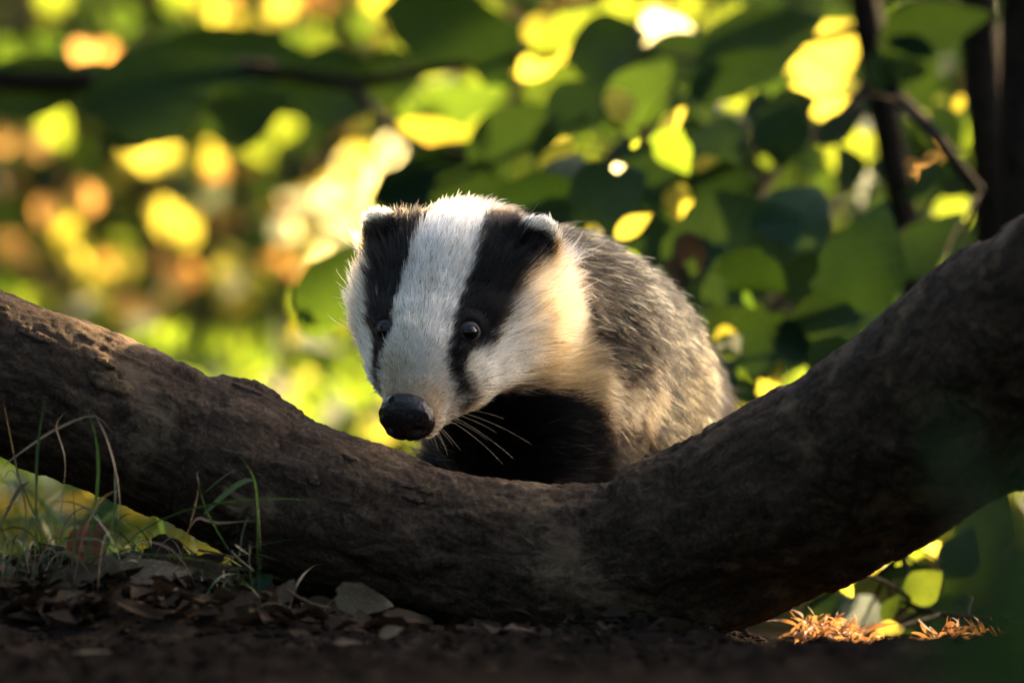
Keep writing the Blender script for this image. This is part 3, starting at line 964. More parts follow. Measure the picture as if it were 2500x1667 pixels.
TOFF = -np.array(trunk.location)
obj("bark", trunk_me, trunk, TOFF)
# loose plates of bark lifting off the surface
def trunk_hit(px, py):
    d = unit(P(px, py, 0) - CAMP)
    a = flat - CAMP
    tpar = a @ d
    off = np.linalg.norm(a - tpar[:, None] * d, axis=1) + np.where(tpar > np.median(tpar) + 0.5, 1, 0)
    c = np.argsort(off)[:6]
    j = c[np.argmin(tpar[c])]
    return tv_[j], ring.reshape(-1, 3)[j], np.repeat(tt_, NS, 0)[j]
def flake(px, py, lx, ly, mat, sd):
    p, n, t = trunk_hit(px, py)
    b = np.cross(n, t)
    r = np.random.default_rng(sd)
    m = 16
    an = np.arange(m) * 6.283 / m
    rr = 1 + 0.35 * r.normal(size=m) * 0.6
    rim = np.stack([np.cos(an) * lx * rr, np.sin(an) * ly * rr], 1)
    def place(q, h): return p + t * q[0] + b * q[1] + n * (h - 0.5 * (q[1] ** 2) / 0.045)
    v = [place((0, 0), 0.0016)] + [place(q * 0.6, 0.0015 + 0.0004 * r.normal()) for q in rim] + [place(q, 0.0009 + 0.0006 * r.random()) for q in rim] + [place(q * 0.96, -0.0025) for q in rim]
    f = [(0, 1 + j, 1 + (j + 1) % m) for j in range(m)]
    for a in (1, 1 + m):
        f += [(a + j, a + m + j, a + m + (j + 1) % m, a + (j + 1) % m) for j in range(m)]
    obj("bark_flake", mesh_np("bark_flake", v, f, mat), trunk, TOFF)
M["flake"] = bark_mat("flake", (0.06, 0.042, 0.026), (0.15, 0.105, 0.06), (0.17, 0.12, 0.07), 1.0, 0.5, use_uv=False)
M["flake_pink"] = bark_mat("flake_pink", (0.055, 0.036, 0.028), (0.13, 0.085, 0.06), (0.14, 0.10, 0.07), 1.0, 0.5, use_uv=False)
for a in [(272, 930, 0.0125, 0.006, "flake", 1), (255, 885, 0.006, 0.0022, "flake", 2), (98, 820, 0.0068, 0.003, "flake_pink", 3), (62, 798, 0.004, 0.003, "flake", 4), (12, 748, 0.003, 0.002, "flake", 5),
          (1040, 1190, 0.004, 0.003, "flake", 6), (985, 1180, 0.006, 0.002, "flake_pink", 7), (1015, 1212, 0.006, 0.0018, "flake_pink", 8), (770, 1170, 0.004, 0.0025, "flake", 9), (850, 1120, 0.005, 0.0018, "flake_pink", 10), (120, 830, 0.003, 0.002, "flake", 11), (600, 960, 0.008, 0.003, "flake_pink", 12)]:
    flake(a[0], a[1], a[2], a[3], M[a[4]], a[5])

# ------------------------------------------------------------------ leaves
def leaf_mesh(name, kind, mat, droop=0.25, fold=0.25, wav=0.03, sd=0, rows=8):
    """unit leaf: base at the origin, tip at +X, width along Y (full width 1 before scaling), top +Z"""
    r = np.random.default_rng(sd)
    t = np.linspace(0, 1, rows + 1)
    if kind == "ovate":   w = np.sin(np.pi * np.clip(t, 0, 1) ** 0.72) ** 0.85
    elif kind == "heart": w = np.interp(t, [0, .04, .15, .32, .55, .8, .93, 1], [0.25, 0.62, 0.93, 1.0, 0.84, 0.42, 0.14, 0.0])
    elif kind == "lance": w = np.sin(np.pi * t ** 0.8) ** 1.1
    elif kind == "lobed": w = np.interp(t, [0, .1, .2, .3, .42, .55, .63, .75, .85, 1], [0.1, .55, .95, .6, 1.0, .45, .75, .4, .25, 0.0])
    w = 0.5 * w * (1 + 0.06 * r.normal(size=rows + 1)); w[-1] = 0
    cols = np.array([-1, -0.5, 0, 0.5, 1.0])
    x = t[:, None] + 0.0 * cols[None]
    if kind in ("heart", "ovate"): x = x - (0.06 if kind == "heart" else 0.0) * np.abs(cols)[None] * (1 - t)[:, None] ** 2
    y = w[:, None] * cols[None]
    z = fold * np.abs(y) + (0.05 * np.sin(5 * t[:, None] + sd) * np.sign(cols)[None] * np.abs(cols)[None] if wav > 0.04 else 0) - droop * (t[:, None] ** 2) + wav * np.sin(9 * t[:, None] + r.uniform(0, 6) + cols[None] * 2.2) * np.abs(cols)[None]
    v = np.stack([x, y, z], -1).reshape(-1, 3)
    f = []
    for a in range(rows):
        for b in range(4):
            f.append((a * 5 + b, (a + 1) * 5 + b, (a + 1) * 5 + b + 1, a * 5 + b + 1))
    return mesh_np(name, v, f, mat)
LEAF = {}
def leaf_me(kind, mat, variant=0):
    k = (kind, mat, variant)
    if k not in LEAF:
        LEAF[k] = leaf_mesh("leaf", kind, M[mat], 0.12 + 0.22 * variant, 0.15 + 0.12 * variant, 0.03, variant + 5, 8 if kind != "lobed" else 10)
    return LEAF[k]

def orient(xd, zd):
    x = unit(xd); z = np.asarray(zd, float); z = unit(z - x * (x @ z))
    return Matrix(np.stack([x, np.cross(z, x), z], 1).tolist())

def put_leaf(name, me, base, xd, zd, ln, wd, parent=None, off=np.zeros(3)):
    o = obj(name, me, parent)
    m = orient(xd, zd).to_4x4()
    o.matrix_local = Matrix.Translation(Vector((np.asarray(base) + off).tolist())) @ m @ Matrix.Diagonal((ln, wd, min(ln, wd), 1))
    return o

GAPS = [(P(1350, 720, -0.005), -0.039), (P(1140, 515, 0.035), -0.046), (P(235, 787, -0.045), 0.016)]  # spots where the unseen crown is cut open to let sun in
KEEP_DARK = np.concatenate([bverts[::60], tv_[::120], np.stack(np.meshgrid(np.linspace(-.25, .1, 8), np.linspace(-.5, .1, 8), [0.0]), -1).reshape(-1, 3)])
_s = SUN_TO
def spills(c, r):
    """would an opening in the crown for c also light the badger or the fallen trunk?"""
    d = KEEP_DARK - c
    t = d @ _s
    off = np.linalg.norm(d - t[:, None] * _s, axis=1)
    return bool((off < r + 0.075).any())

class Plant:
    def __init__(self, name, base, label, cat, group=None):
        self.root = tag(empty(name, base), label, cat, group)
        self.off = -np.asarray(self.root.location)
        self.br = []
        self.mb = MB()
        self.n = 0
    def limb(self, name, pts, r0, r1, n=14, mat="bark_far", sides=8):
        p = smooth_path(pts, n)
        mb = MB(); mb.tube(p, np.linspace(r0, r1, n), sides)
        obj(name, mb.mesh(name, M[mat]), self.root, self.off)
        self.br.append(p)
    def leaf(self, c, xd, zd, ln, wd, mat, kind, variant=0, petiole=True):
        """leaf whose middle is c"""
        xd = unit(xd)
        base = np.asarray(c) - xd * ln * 0.5
        put_leaf("leaf", leaf_me(kind, mat, variant), base, xd, zd, ln, wd, self.root, self.off)
        self.n += 1
        if petiole and self.br:
            allp = np.concatenate(self.br)
            j = np.argmin(((allp - base) ** 2).sum(1))
            if 0.004 < np.linalg.norm(allp[j] - base) < 0.15:
                self.mb.tube(bez(allp[j], (allp[j] + base) / 2 - xd * 0.2 * np.linalg.norm(allp[j] - base), base, 6), np.linspace(0.0016, 0.0008, 6), 4)
    def close(self):
        if self.mb.n:
            obj("petioles", self.mb.mesh("petioles", M["bark_far"]), self.root, self.off)["kind"] = "stuff"

def photo_leaf(plant, vx, vy, vlen, vwid, deg, y, mat, kind="ovate", lit=False, tilt=0.25, variant=None):
    """leaf seen in the 2352-wide view at vx, vy with that length, width and direction (degrees, counter-clockwise)"""
    y = y + rng.normal() * 0.03
    if lit:
        while y < 2.4 and spills(V(vx, vy, y), max(vlen, vwid) * (DCAM + y) / FPX * 0.45):
            y += 0.08
    d = DCAM + y
    s = d / FPX * 2500 / 2352
    a = math.radians(deg)
    c = V(vx, vy, y)
    xd = np.array([math.cos(a), rng.normal() * 0.3, math.sin(a)])
    zd = np.array([rng.normal() * tilt, -1.0, -0.30 + rng.normal() * tilt]) if not lit else np.array([-0.40 + rng.normal() * tilt, -0.88, -0.25 + rng.normal() * tilt])
    plant.leaf(c, xd, zd, vlen * s * 1.05, vwid * s * 1.15, mat, kind, int(rng.integers(0, 2)) if variant is None else variant)
    if lit:
        GAPS.append((c, max(vlen, vwid) * s * 0.40))
# --- bough with broad shaded leaves reaching in at upper left
y0 = 1.75
bough = Plant("overhanging_bough", V(-600, 260, y0), "bough with broad dark leaves hanging across the upper left", "bough")
bough.limb("branch", [V(-600, 130, y0), V(-200, 160, y0), V(150, 190, y0), V(500, 150, y0), V(800, 190, y0), V(1000, 160, y0 - 0.1), V(1250, 120, y0 - 0.2)], 0.012, 0.003, 30)
bough.limb("branch", [V(800, 190, y0), V(950, 330, y0 - 0.2), V(1150, 350, y0 - 0.35), V(1350, 270, y0 - 0.45)], 0.005, 0.0025, 16)
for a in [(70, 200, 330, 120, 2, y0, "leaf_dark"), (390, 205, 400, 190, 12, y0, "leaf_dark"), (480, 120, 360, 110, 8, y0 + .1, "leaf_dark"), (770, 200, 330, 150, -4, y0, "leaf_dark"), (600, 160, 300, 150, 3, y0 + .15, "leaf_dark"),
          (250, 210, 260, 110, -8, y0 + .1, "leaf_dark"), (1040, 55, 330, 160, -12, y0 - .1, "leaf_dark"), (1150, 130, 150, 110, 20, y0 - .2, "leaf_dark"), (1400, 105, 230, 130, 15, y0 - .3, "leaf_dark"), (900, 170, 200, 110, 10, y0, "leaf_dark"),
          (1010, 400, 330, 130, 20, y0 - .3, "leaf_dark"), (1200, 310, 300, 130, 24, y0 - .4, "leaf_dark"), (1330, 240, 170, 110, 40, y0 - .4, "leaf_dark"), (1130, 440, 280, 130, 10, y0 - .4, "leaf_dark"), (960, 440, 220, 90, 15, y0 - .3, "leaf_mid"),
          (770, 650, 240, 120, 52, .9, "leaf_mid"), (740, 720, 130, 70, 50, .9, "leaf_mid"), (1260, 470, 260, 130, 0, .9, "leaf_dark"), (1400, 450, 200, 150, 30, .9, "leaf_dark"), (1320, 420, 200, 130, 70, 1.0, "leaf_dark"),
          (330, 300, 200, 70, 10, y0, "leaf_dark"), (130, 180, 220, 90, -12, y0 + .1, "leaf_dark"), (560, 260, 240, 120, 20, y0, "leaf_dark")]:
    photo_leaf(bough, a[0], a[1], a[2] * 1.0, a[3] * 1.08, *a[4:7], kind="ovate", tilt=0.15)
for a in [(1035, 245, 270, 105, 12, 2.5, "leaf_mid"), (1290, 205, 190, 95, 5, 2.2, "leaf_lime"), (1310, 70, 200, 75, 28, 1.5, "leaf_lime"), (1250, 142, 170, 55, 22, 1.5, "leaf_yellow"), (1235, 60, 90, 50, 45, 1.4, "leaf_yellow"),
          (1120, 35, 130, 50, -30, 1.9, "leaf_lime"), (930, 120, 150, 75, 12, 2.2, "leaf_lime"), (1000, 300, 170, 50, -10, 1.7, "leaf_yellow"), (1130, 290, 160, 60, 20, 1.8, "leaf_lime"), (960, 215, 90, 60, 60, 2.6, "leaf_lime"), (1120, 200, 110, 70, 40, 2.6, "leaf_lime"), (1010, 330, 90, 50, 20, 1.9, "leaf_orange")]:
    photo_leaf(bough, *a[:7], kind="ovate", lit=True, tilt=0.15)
bough.close()

# --- sapling on the right with dark stems
sap = Plant("hazel_sapling", V(2090, 1000, 1.4) * np.array([1, 1, 0]), "dark stemmed sapling with green and yellow leaves at right", "sapling")
sap.limb("stem", [V(2120, 1060, 1.40), V(2095, 620, 1.40), V(2070, 460, 1.40), V(2030, 250, 1.40), V(1992, 40, 1.40), V(1960, -150, 1.40)], 0.011, 0.013, 24, sides=12)
sap.limb("branch", [V(2005, 150, 1.30), V(2060, 220, 1.15), V(2140, 300, 1.0), V(2200, 380, 0.95), V(2250, 440, 0.95)], 0.006, 0.0045, 14)
sap.limb("branch", [V(2010, 170, 1.40), V(1940, 260, 1.35), V(1860, 310, 1.30), V(1760, 420, 1.25), V(1690, 560, 1.20), V(1560, 470, 1.25), V(1480, 300, 1.30)], 0.006, 0.002, 24)
sap.limb("branch", [V(2000, 60, 1.40), V(1880, 90, 1.50), V(1740, 120, 1.60), V(1600, 140, 1.60), V(1480, 120, 1.60)], 0.005, 0.002, 18)
sap.limb("branch", [V(2085, 560, 1.40), V(1980, 560, 1.25), V(1860, 640, 1.15), V(1760, 720, 1.10), V(1700, 820, 1.10)], 0.005, 0.002, 18)
for a in [(1750, 100, 330, 160, 20, 1.0, "leaf_dark"), (1690, 170, 240, 90, 25, 1.0, "leaf_dark"), (1640, 330, 150, 130, 90, .9, "leaf_dark"), (1795, 320, 130, 125, -90, .8, "leaf_dark"), (1700, 560, 330, 230, 20, .7, "leaf_dark"),
          (1835, 480, 180, 160, 60, .7, "leaf_dark"), (1990, 590, 230, 190, 70, .55, "leaf_dark"), (1600, 600, 160, 130, -70, .7, "leaf_dark"), (1900, 740, 230, 160, 20, .6, "leaf_dark"), (1790, 800, 200, 150, -20, .6, "leaf_dark"),
          (1690, 720, 180, 150, 80, .8, "leaf_dark"), (2020, 700, 180, 150, -40, .6, "leaf_dark"), (1500, 400, 180, 160, 60, .9, "leaf_dark"), (1880, 640, 200, 120, 0, .7, "leaf_dark"), (1740, 640, 160, 140, -50, .6, "leaf_dark"),
          (1560, 130, 250, 110, 15, 1.3, "leaf_dark"), (1450, 370, 170, 140, 100, 1.0, "leaf_dark"), (1930, 290, 160, 60, 30, .9, "leaf_dark"), (2090, 180, 180, 150, -60, .9, "leaf_dark"), (2150, 60, 260, 110, 10, .9, "leaf_dark"), (2160, 560, 180, 160, 60, .8, "leaf_dark"),
          (1820, 250, 150, 90, 20, .9, "leaf_dark"), (2240, 620, 170, 120, 30, .6, "leaf_dark"), (1940, 830, 160, 120, 10, .5, "leaf_dark"), (1500, 560, 150, 120, -30, .8, "leaf_dark"), (1650, 430, 200, 160, 10, .9, "leaf_dark"), (1560, 660, 150, 110, 60, .6, "leaf_mid"), (1650, 850, 130, 110, 50, .6, "leaf_dark"), (2050, 860, 200, 140, 30, .4, "leaf_dark")]:
    photo_leaf(sap, *a[:5], a[5] * 1.3, a[6], kind="heart" if a[2] < 1.4 * a[3] else "ovate")
for k in range(90):
    photo_leaf(sap, rng.uniform(1380, 2340), rng.uniform(0, 900), rng.uniform(70, 150), rng.uniform(45, 100), rng.uniform(0, 360), rng.uniform(1.3, 2.6), "leaf_dark" if rng.random() < 0.7 else "leaf_mid", kind="ovate", tilt=0.5)
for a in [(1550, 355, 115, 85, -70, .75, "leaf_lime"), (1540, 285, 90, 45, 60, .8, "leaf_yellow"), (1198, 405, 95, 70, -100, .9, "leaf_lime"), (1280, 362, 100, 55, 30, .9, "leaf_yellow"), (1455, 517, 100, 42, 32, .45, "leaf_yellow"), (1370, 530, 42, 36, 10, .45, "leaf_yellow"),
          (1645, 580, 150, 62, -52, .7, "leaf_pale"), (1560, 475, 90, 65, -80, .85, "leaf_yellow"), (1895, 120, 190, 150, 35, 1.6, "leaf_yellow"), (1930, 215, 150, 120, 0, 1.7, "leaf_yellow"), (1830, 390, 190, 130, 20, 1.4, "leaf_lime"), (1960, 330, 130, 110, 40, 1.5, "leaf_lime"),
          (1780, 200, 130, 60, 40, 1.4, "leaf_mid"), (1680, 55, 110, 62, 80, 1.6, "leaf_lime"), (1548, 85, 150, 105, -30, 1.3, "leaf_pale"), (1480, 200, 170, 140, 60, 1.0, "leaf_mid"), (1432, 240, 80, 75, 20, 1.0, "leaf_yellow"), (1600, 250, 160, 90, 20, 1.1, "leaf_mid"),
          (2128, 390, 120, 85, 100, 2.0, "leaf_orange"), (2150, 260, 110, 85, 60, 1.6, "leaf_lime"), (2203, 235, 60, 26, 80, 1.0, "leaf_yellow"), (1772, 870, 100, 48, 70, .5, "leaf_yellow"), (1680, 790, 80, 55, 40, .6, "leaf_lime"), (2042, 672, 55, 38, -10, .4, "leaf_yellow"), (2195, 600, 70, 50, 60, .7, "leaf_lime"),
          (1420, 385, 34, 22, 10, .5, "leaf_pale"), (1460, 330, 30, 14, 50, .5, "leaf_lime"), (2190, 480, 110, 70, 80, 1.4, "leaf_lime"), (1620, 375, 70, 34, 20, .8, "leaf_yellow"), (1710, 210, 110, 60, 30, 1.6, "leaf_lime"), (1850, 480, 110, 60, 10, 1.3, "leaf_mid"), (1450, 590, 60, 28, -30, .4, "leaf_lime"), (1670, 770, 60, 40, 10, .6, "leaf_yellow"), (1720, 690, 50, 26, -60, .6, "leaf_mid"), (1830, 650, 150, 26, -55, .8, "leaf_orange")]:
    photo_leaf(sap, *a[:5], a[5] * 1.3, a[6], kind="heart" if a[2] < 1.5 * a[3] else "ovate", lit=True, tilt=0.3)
for a in [(1590, 590, 120, 60, -80, .8), (1560, 640, 100, 50, -60, .8)]:
    photo_leaf(sap, *a, "dead_brown", kind="ovate")
sap.close()

# --- two dark standing stems at the far right edge
for px0, px1, y, r, lab in ((2245, 2290, 1.25, 0.017, "slim dark trunk standing between the sapling and the thick trunk"), (2350, 2358, 1.05, 0.020, "thick dark trunk standing at the far right edge")):
    tr = Plant("young_tree", V(px1, 900, y) * np.array([1, 1, 0]), lab, "tree", "young trees at the right edge")
    tr.limb("trunk", [V(px1 + 8, 1060, y), V(px1, 500, y), V((px0 + px1) / 2, 250, y), V(px0, -60, y), V(px0 - 30, -700, y), V(px0 - 20, -1500, y)], r * 1.1, r * 0.7, 24, sides=14)
    for k in range(14):
        h = rng.uniform(-1500, -200)
        c = V(px0 + rng.normal() * 260, h, y + rng.normal() * 0.12)
        tr.leaf(c, rng.normal(size=3), (rng.normal() * .4, -.3, 1), rng.uniform(.07, .11), rng.uniform(.05, .07), "leaf_dark", "ovate")
    tr.close()

# --- sunlit thicket farther back: four shrubs, each with leaves of its own and a mass of small foliage
def lit_shrub(name, label, base, spots, n_rand, xr, zr, yr, mix, fol, seed_, cat="shrub", group=None, size=(0.03, 0.07)):
    r = np.random.default_rng(seed_)
    pl = Plant(name, base, label, cat, group)
    base = np.asarray(base, float)
    for k in range(7):
        e = np.array([r.uniform(*xr), r.uniform(*yr), zr[1] * r.uniform(0.8, 1.2)])
        pl.limb("stem", [base + r.normal(size=3) * (0.05, 0.05, 0), (base + e) / 2 + r.normal(size=3) * 0.12, e], 0.012, 0.004, 12)
    for (vx, vy, dia, mat) in spots:
        y = r.uniform(yr[0], yr[0] + 0.6 * (yr[1] - yr[0]))
        s = (DCAM + y) / FPX * 2500 / 2352
        c = V(vx, vy, y)
        sz = dia * s
        pl.leaf(c, (r.normal(), r.normal() * 0.3, r.normal() - 0.6), (-0.40 + r.normal() * 0.2, -0.88, -0.25 + r.normal() * 0.2), sz * 1.05, sz * 0.9, mat, "heart", 0, petiole=r.random() < 0.5)
    mats, pm = zip(*mix)
    for k in range(n_rand):
        c = np.array([r.uniform(*xr), r.uniform(*yr), zr[0] + (zr[1] - zr[0]) * r.random()])
        sz = r.uniform(*size)
        zz = (-0.40 + r.normal() * 0.3, -0.88, -0.25 + r.normal() * 0.3) if r.random() < 0.6 else (r.normal() * 0.6, -0.7, 0.5 + r.normal() * 0.5)
        pl.leaf(c, (r.normal(), r.normal() * 0.6, r.normal() - 0.5), zz, sz, sz * 0.7, mats[r.choice(len(mats), p=np.array(pm) / sum(pm))], "ovate", int(r.integers(0, 2)), petiole=r.random() < 0.15)
    pl.close()
    # the rest of the foliage, past counting
    for mat, cnt, dy in fol:
        p = np.stack([r.uniform(xr[0] - .1, xr[1] + .1, cnt), r.uniform(yr[0] + dy, yr[1] + dy + 0.4, cnt), zr[0] + (zr[1] * 1.1 - zr[0]) * r.random(cnt)], 1)
        a = unit(r.normal(size=(cnt, 3))); b = unit(np.cross(a, r.normal(size=(cnt, 3))))
        s = r.uniform(size[0] * 0.7, size[1] * 1.3, cnt)[:, None]
        v = np.stack([p - a * s * 0.5, p + b * s * 0.3, p + a * s * 0.5, p - b * s * 0.3], 1).reshape(-1, 3)
        f = np.arange(cnt * 4).reshape(-1, 4)
        o = obj("foliage", mesh_np("foliage", v, f, M[mat], False), pl.root, pl.off)
        o["kind"] = "stuff"
    return pl

P_ = "leaf_pale"
Y_, L_, O_, G_, D_ = "leaf_yellow", "leaf_lime", "leaf_orange", "leaf_mid", "leaf_dark"
spots_left = [(130, 300, 90, L_), (330, 350, 90, Y_), (385, 362, 90, Y_), (490, 370, 80, Y_), (490, 400, 60, O_), (598, 340, 85, L_), (385, 495, 85, Y_), (430, 500, 85, Y_), (410, 530, 80, Y_), (165, 545, 80, Y_), (165, 590, 70, Y_), (110, 490, 60, O_), (195, 450, 70, O_), (215, 620, 85, L_), (225, 660, 70, Y_),
              (280, 560, 75, L_), (285, 600, 75, Y_), (425, 640, 70, O_), (300, 720, 75, O_), (310, 755, 70, Y_), (350, 720, 70, O_), (530, 640, 85, Y_), (545, 690, 90, Y_), (20, 560, 75, O_), (45, 600, 60, O_), (10, 330, 50, O_), (195, 120, 55, O_), (245, 130, 50, O_), (110, 105, 70, G_), (285, 50, 75, G_), (440, 25, 75, Y_), (510, 40, 80, Y_),
              (200, 700, 80, G_), (50, 680, 50, G_), (540, 255, 85, G_), (610, 200, 45, Y_), (30, 130, 80, G_), (440, 400, 50, G_)]
spots_mid = [(815, 365, 80, Y_), (820, 410, 90, Y_), (770, 420, 60, Y_), (725, 470, 90, Y_), (770, 520, 110, Y_), (700, 530, 100, Y_), (820, 540, 110, Y_), (760, 570, 100, Y_), (850, 500, 90, Y_), (690, 480, 80, Y_), (800, 470, 90, Y_), (660, 560, 80, O_), (690, 545, 110, P_), (740, 530, 120, P_), (800, 520, 120, P_), (780, 560, 100, P_), (830, 480, 90, P_), (800, 400, 90, P_), (760, 470, 90, P_), (720, 510, 90, P_), (660, 530, 70, P_), (700, 480, 120, P_), (750, 600, 120, P_), (840, 450, 130, P_), (790, 590, 130, P_), (860, 540, 120, P_), (730, 560, 130, P_), (770, 545, 150, P_), (820, 510, 150, P_), (850, 580, 140, P_), (740, 510, 140, P_), (800, 560, 160, P_), (700, 555, 120, P_), (830, 545, 150, P_), (690, 515, 100, P_), (815, 455, 120, Y_), (655, 600, 70, O_), (320, 745, 60, P_), (535, 660, 60, P_), (600, 585, 65, O_), (650, 480, 55, "leaf_rust"), (690, 570, 90, Y_), (720, 620, 70, Y_), (620, 600, 50, Y_),
             (650, 890, 75, "leaf_pale"), (700, 870, 85, L_), (790, 905, 90, L_), (800, 820, 80, L_), (850, 900, 70, L_), (500, 800, 95, L_), (560, 790, 80, L_), (480, 830, 80, L_), (710, 775, 65, Y_), (790, 730, 60, L_), (780, 960, 70, L_), (840, 960, 60, Y_), (860, 860, 50, O_), (760, 880, 80, L_), (640, 20, 80, Y_), (870, 5, 75, Y_), (750, 5, 60, O_), (600, 660, 60, G_), (620, 730, 70, G_), (700, 320, 90, G_), (650, 300, 70, L_), (900, 350, 60, "leaf_pale"), (720, 80, 70, G_), (840, 60, 70, G_), (690, 700, 60, L_), (560, 860, 70, L_)]
spots_right = [(1010, 15, 70, L_), (1440, 20, 90, L_), (1600, 20, 80, L_), (1870, 110, 90, Y_), (1930, 215, 95, Y_), (1890, 180, 80, Y_), (1840, 230, 70, G_), (1800, 390, 80, L_), (1850, 385, 80, L_), (1960, 325, 80, L_), (1900, 420, 60, G_), (2130, 370, 70, O_), (2140, 410, 70, O_), (2150, 260, 70, L_), (2200, 320, 60, L_), (2190, 470, 60, L_), (2190, 560, 50, L_), (1720, 430, 60, G_), (1500, 30, 60, Y_), (1660, 70, 60, L_), (2330, 20, 50, Y_), (2120, 150, 60, G_), (1750, 250, 60, G_)]
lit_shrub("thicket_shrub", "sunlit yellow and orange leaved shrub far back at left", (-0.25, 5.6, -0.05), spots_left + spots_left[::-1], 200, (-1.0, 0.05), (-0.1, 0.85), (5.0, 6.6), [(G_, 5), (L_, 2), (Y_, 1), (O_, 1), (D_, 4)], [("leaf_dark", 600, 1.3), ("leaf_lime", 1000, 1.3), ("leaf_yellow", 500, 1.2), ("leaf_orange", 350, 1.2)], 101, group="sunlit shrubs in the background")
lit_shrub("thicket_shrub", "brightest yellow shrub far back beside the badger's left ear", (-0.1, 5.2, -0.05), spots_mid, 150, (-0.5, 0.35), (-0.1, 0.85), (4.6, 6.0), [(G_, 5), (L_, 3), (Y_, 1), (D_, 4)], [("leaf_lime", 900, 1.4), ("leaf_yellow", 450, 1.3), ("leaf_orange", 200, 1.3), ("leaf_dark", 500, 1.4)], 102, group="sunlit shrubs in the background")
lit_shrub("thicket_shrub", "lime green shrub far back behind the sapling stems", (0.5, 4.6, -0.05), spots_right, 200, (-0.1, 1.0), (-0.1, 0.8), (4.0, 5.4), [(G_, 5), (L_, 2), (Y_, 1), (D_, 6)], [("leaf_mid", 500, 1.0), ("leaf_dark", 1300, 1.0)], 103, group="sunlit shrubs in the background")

# --- dense hedge behind everything, and a wooded bank
def leaf_mass(name, label, mat, cnt, xr, yr, zr, size, seed_, kind="stuff", cat=None, gaps=None, parent=None, off=np.zeros(3)):
    r = np.random.default_rng(seed_)
    p = np.stack([r.uniform(*xr, cnt), r.uniform(*yr, cnt), r.uniform(*zr, cnt)], 1)
    if gaps is not None: p = p[gaps(p)]
    cnt = len(p)
    a = unit(r.normal(size=(cnt, 3))); b = unit(np.cross(a, r.normal(size=(cnt, 3))))
    s = r.uniform(*size, cnt)[:, None]
    nn = np.cross(a, b) * s * 0.12
    v = np.stack([p - a * s * 0.5, p + b * s * 0.32 - a * s * 0.1 + nn, p + a * s * 0.5, p - b * s * 0.32 - a * s * 0.1 + nn], 1).reshape(-1, 3)
    f = (np.array([[0, 2, 1], [0, 3, 2]])[None] + (np.arange(cnt) * 4)[:, None, None]).reshape(-1, 3)
    o = obj(name, mesh_np(name, v, f, M[mat], False), parent, off)
    if label: tag(o, label, cat, None, kind)
    elif kind: o["kind"] = kind
    return o
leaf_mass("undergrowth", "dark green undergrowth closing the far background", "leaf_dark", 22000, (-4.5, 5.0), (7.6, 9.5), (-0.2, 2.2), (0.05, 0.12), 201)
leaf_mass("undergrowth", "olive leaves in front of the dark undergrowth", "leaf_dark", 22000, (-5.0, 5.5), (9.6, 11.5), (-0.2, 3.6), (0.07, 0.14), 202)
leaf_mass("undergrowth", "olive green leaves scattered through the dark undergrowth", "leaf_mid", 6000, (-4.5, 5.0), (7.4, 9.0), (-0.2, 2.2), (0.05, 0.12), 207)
leaf_mass("low_growth", "low green plants on the sunlit ground behind the trunk", "leaf_lime", 4200, (-2.6, 2.8), (2.9, 6.5), (-0.04, 0.16), (0.03, 0.08), 203)
leaf_mass("low_growth", "yellow leaves among the low plants behind the trunk", "leaf_yellow", 350, (-1.3, 1.2), (2.9, 5.0), (-0.04, 0.12), (0.03, 0.07), 204)
leaf_mass("low_growth", "shaded dark leaves among the low plants behind the trunk", "leaf_dark", 420, (-1.2, -0.30), (1.9, 4.5), (-0.04, 0.12), (0.04, 0.09), 205)

for lb, xr, yr, zr, sd in (("unseen dark foliage added to cut light on the near side", (-6, 6), (-8.5, -6.5), (0, 6.5), 211), ("unseen dark foliage added to cut light on the left", (-6.5, -4.5), (-6.5, 5), (0, 6.0), 212)):  # unseen foliage walls added to cut light from near side and left
    hd = tag(empty("added_hedge", ((xr[0] + xr[1]) / 2, (yr[0] + yr[1]) / 2, 0)), lb, "added_hedge")
    leaf_mass("foliage", None, "leaf_dark", 14000, xr, yr, zr, (0.12, 0.26), sd, parent=hd, off=-np.array(hd.location))
# --- lit plants seen under the trunk at lower right
low = Plant("low_plant", np.array([0.30, 0.35, 0.0]), "small sunlit leafy plant under the rising end of the trunk", "plant")
low.limb("stem", [np.array([0.30, 0.35, -0.02]), V(2120, 1400, .38), V(2090, 1330, .4), V(2070, 1250, .42)], 0.002, 0.001, 10)
for a in [(2080, 1270, 120, 42, 8, .40, "leaf_lime"), (2150, 1262, 60, 36, -10, .42, "leaf_yellow"), (2030, 1285, 70, 26, 20, .38, "leaf_pale"), (2125, 1345, 100, 75, 40, .42, "leaf_lime"), (2095, 1370, 70, 60, 20, .42, "leaf_lime"), (2045, 1395, 70, 36, 60, .40, "leaf_lime"), (1945, 1350, 50, 30, -70, .3, "leaf_yellow"), (1950, 1330, 40, 22, 40, .3, "leaf_lime"), (2045, 1452, 80, 52, 10, .3, "leaf_yellow"), (2030, 1460, 60, 42, 30, .3, "leaf_lime"), (2010, 1300, 60, 20, 30, .4, "leaf_yellow")]:
    photo_leaf(low, *a[:7], kind="ovate", lit=True, tilt=0.15)
for a in [(2180, 1420, 160, 110, 20, .5, "leaf_dark"), (1990, 1420, 150, 120, 60, .5, "leaf_dark"), (1900, 1400, 120, 90, 20, .5, "leaf_dark"), (2240, 1330, 170, 120, -30, .5, "leaf_dark"), (2080, 1310, 130, 30, 10, .36, "leaf_dark"), (2300, 1450, 160, 110, 10, .5, "leaf_dark"), (2110, 1500, 170, 110, 0, .6, "leaf_dark"), (1960, 1490, 140, 80, 0, .6, "leaf_dark"), (2270, 1200, 170, 130, 60, .5, "leaf_dark"), (2210, 1270, 130, 100, 60, .55, "leaf_dark")]:
    photo_leaf(low, *a[:7], kind="ovate")
low.close()

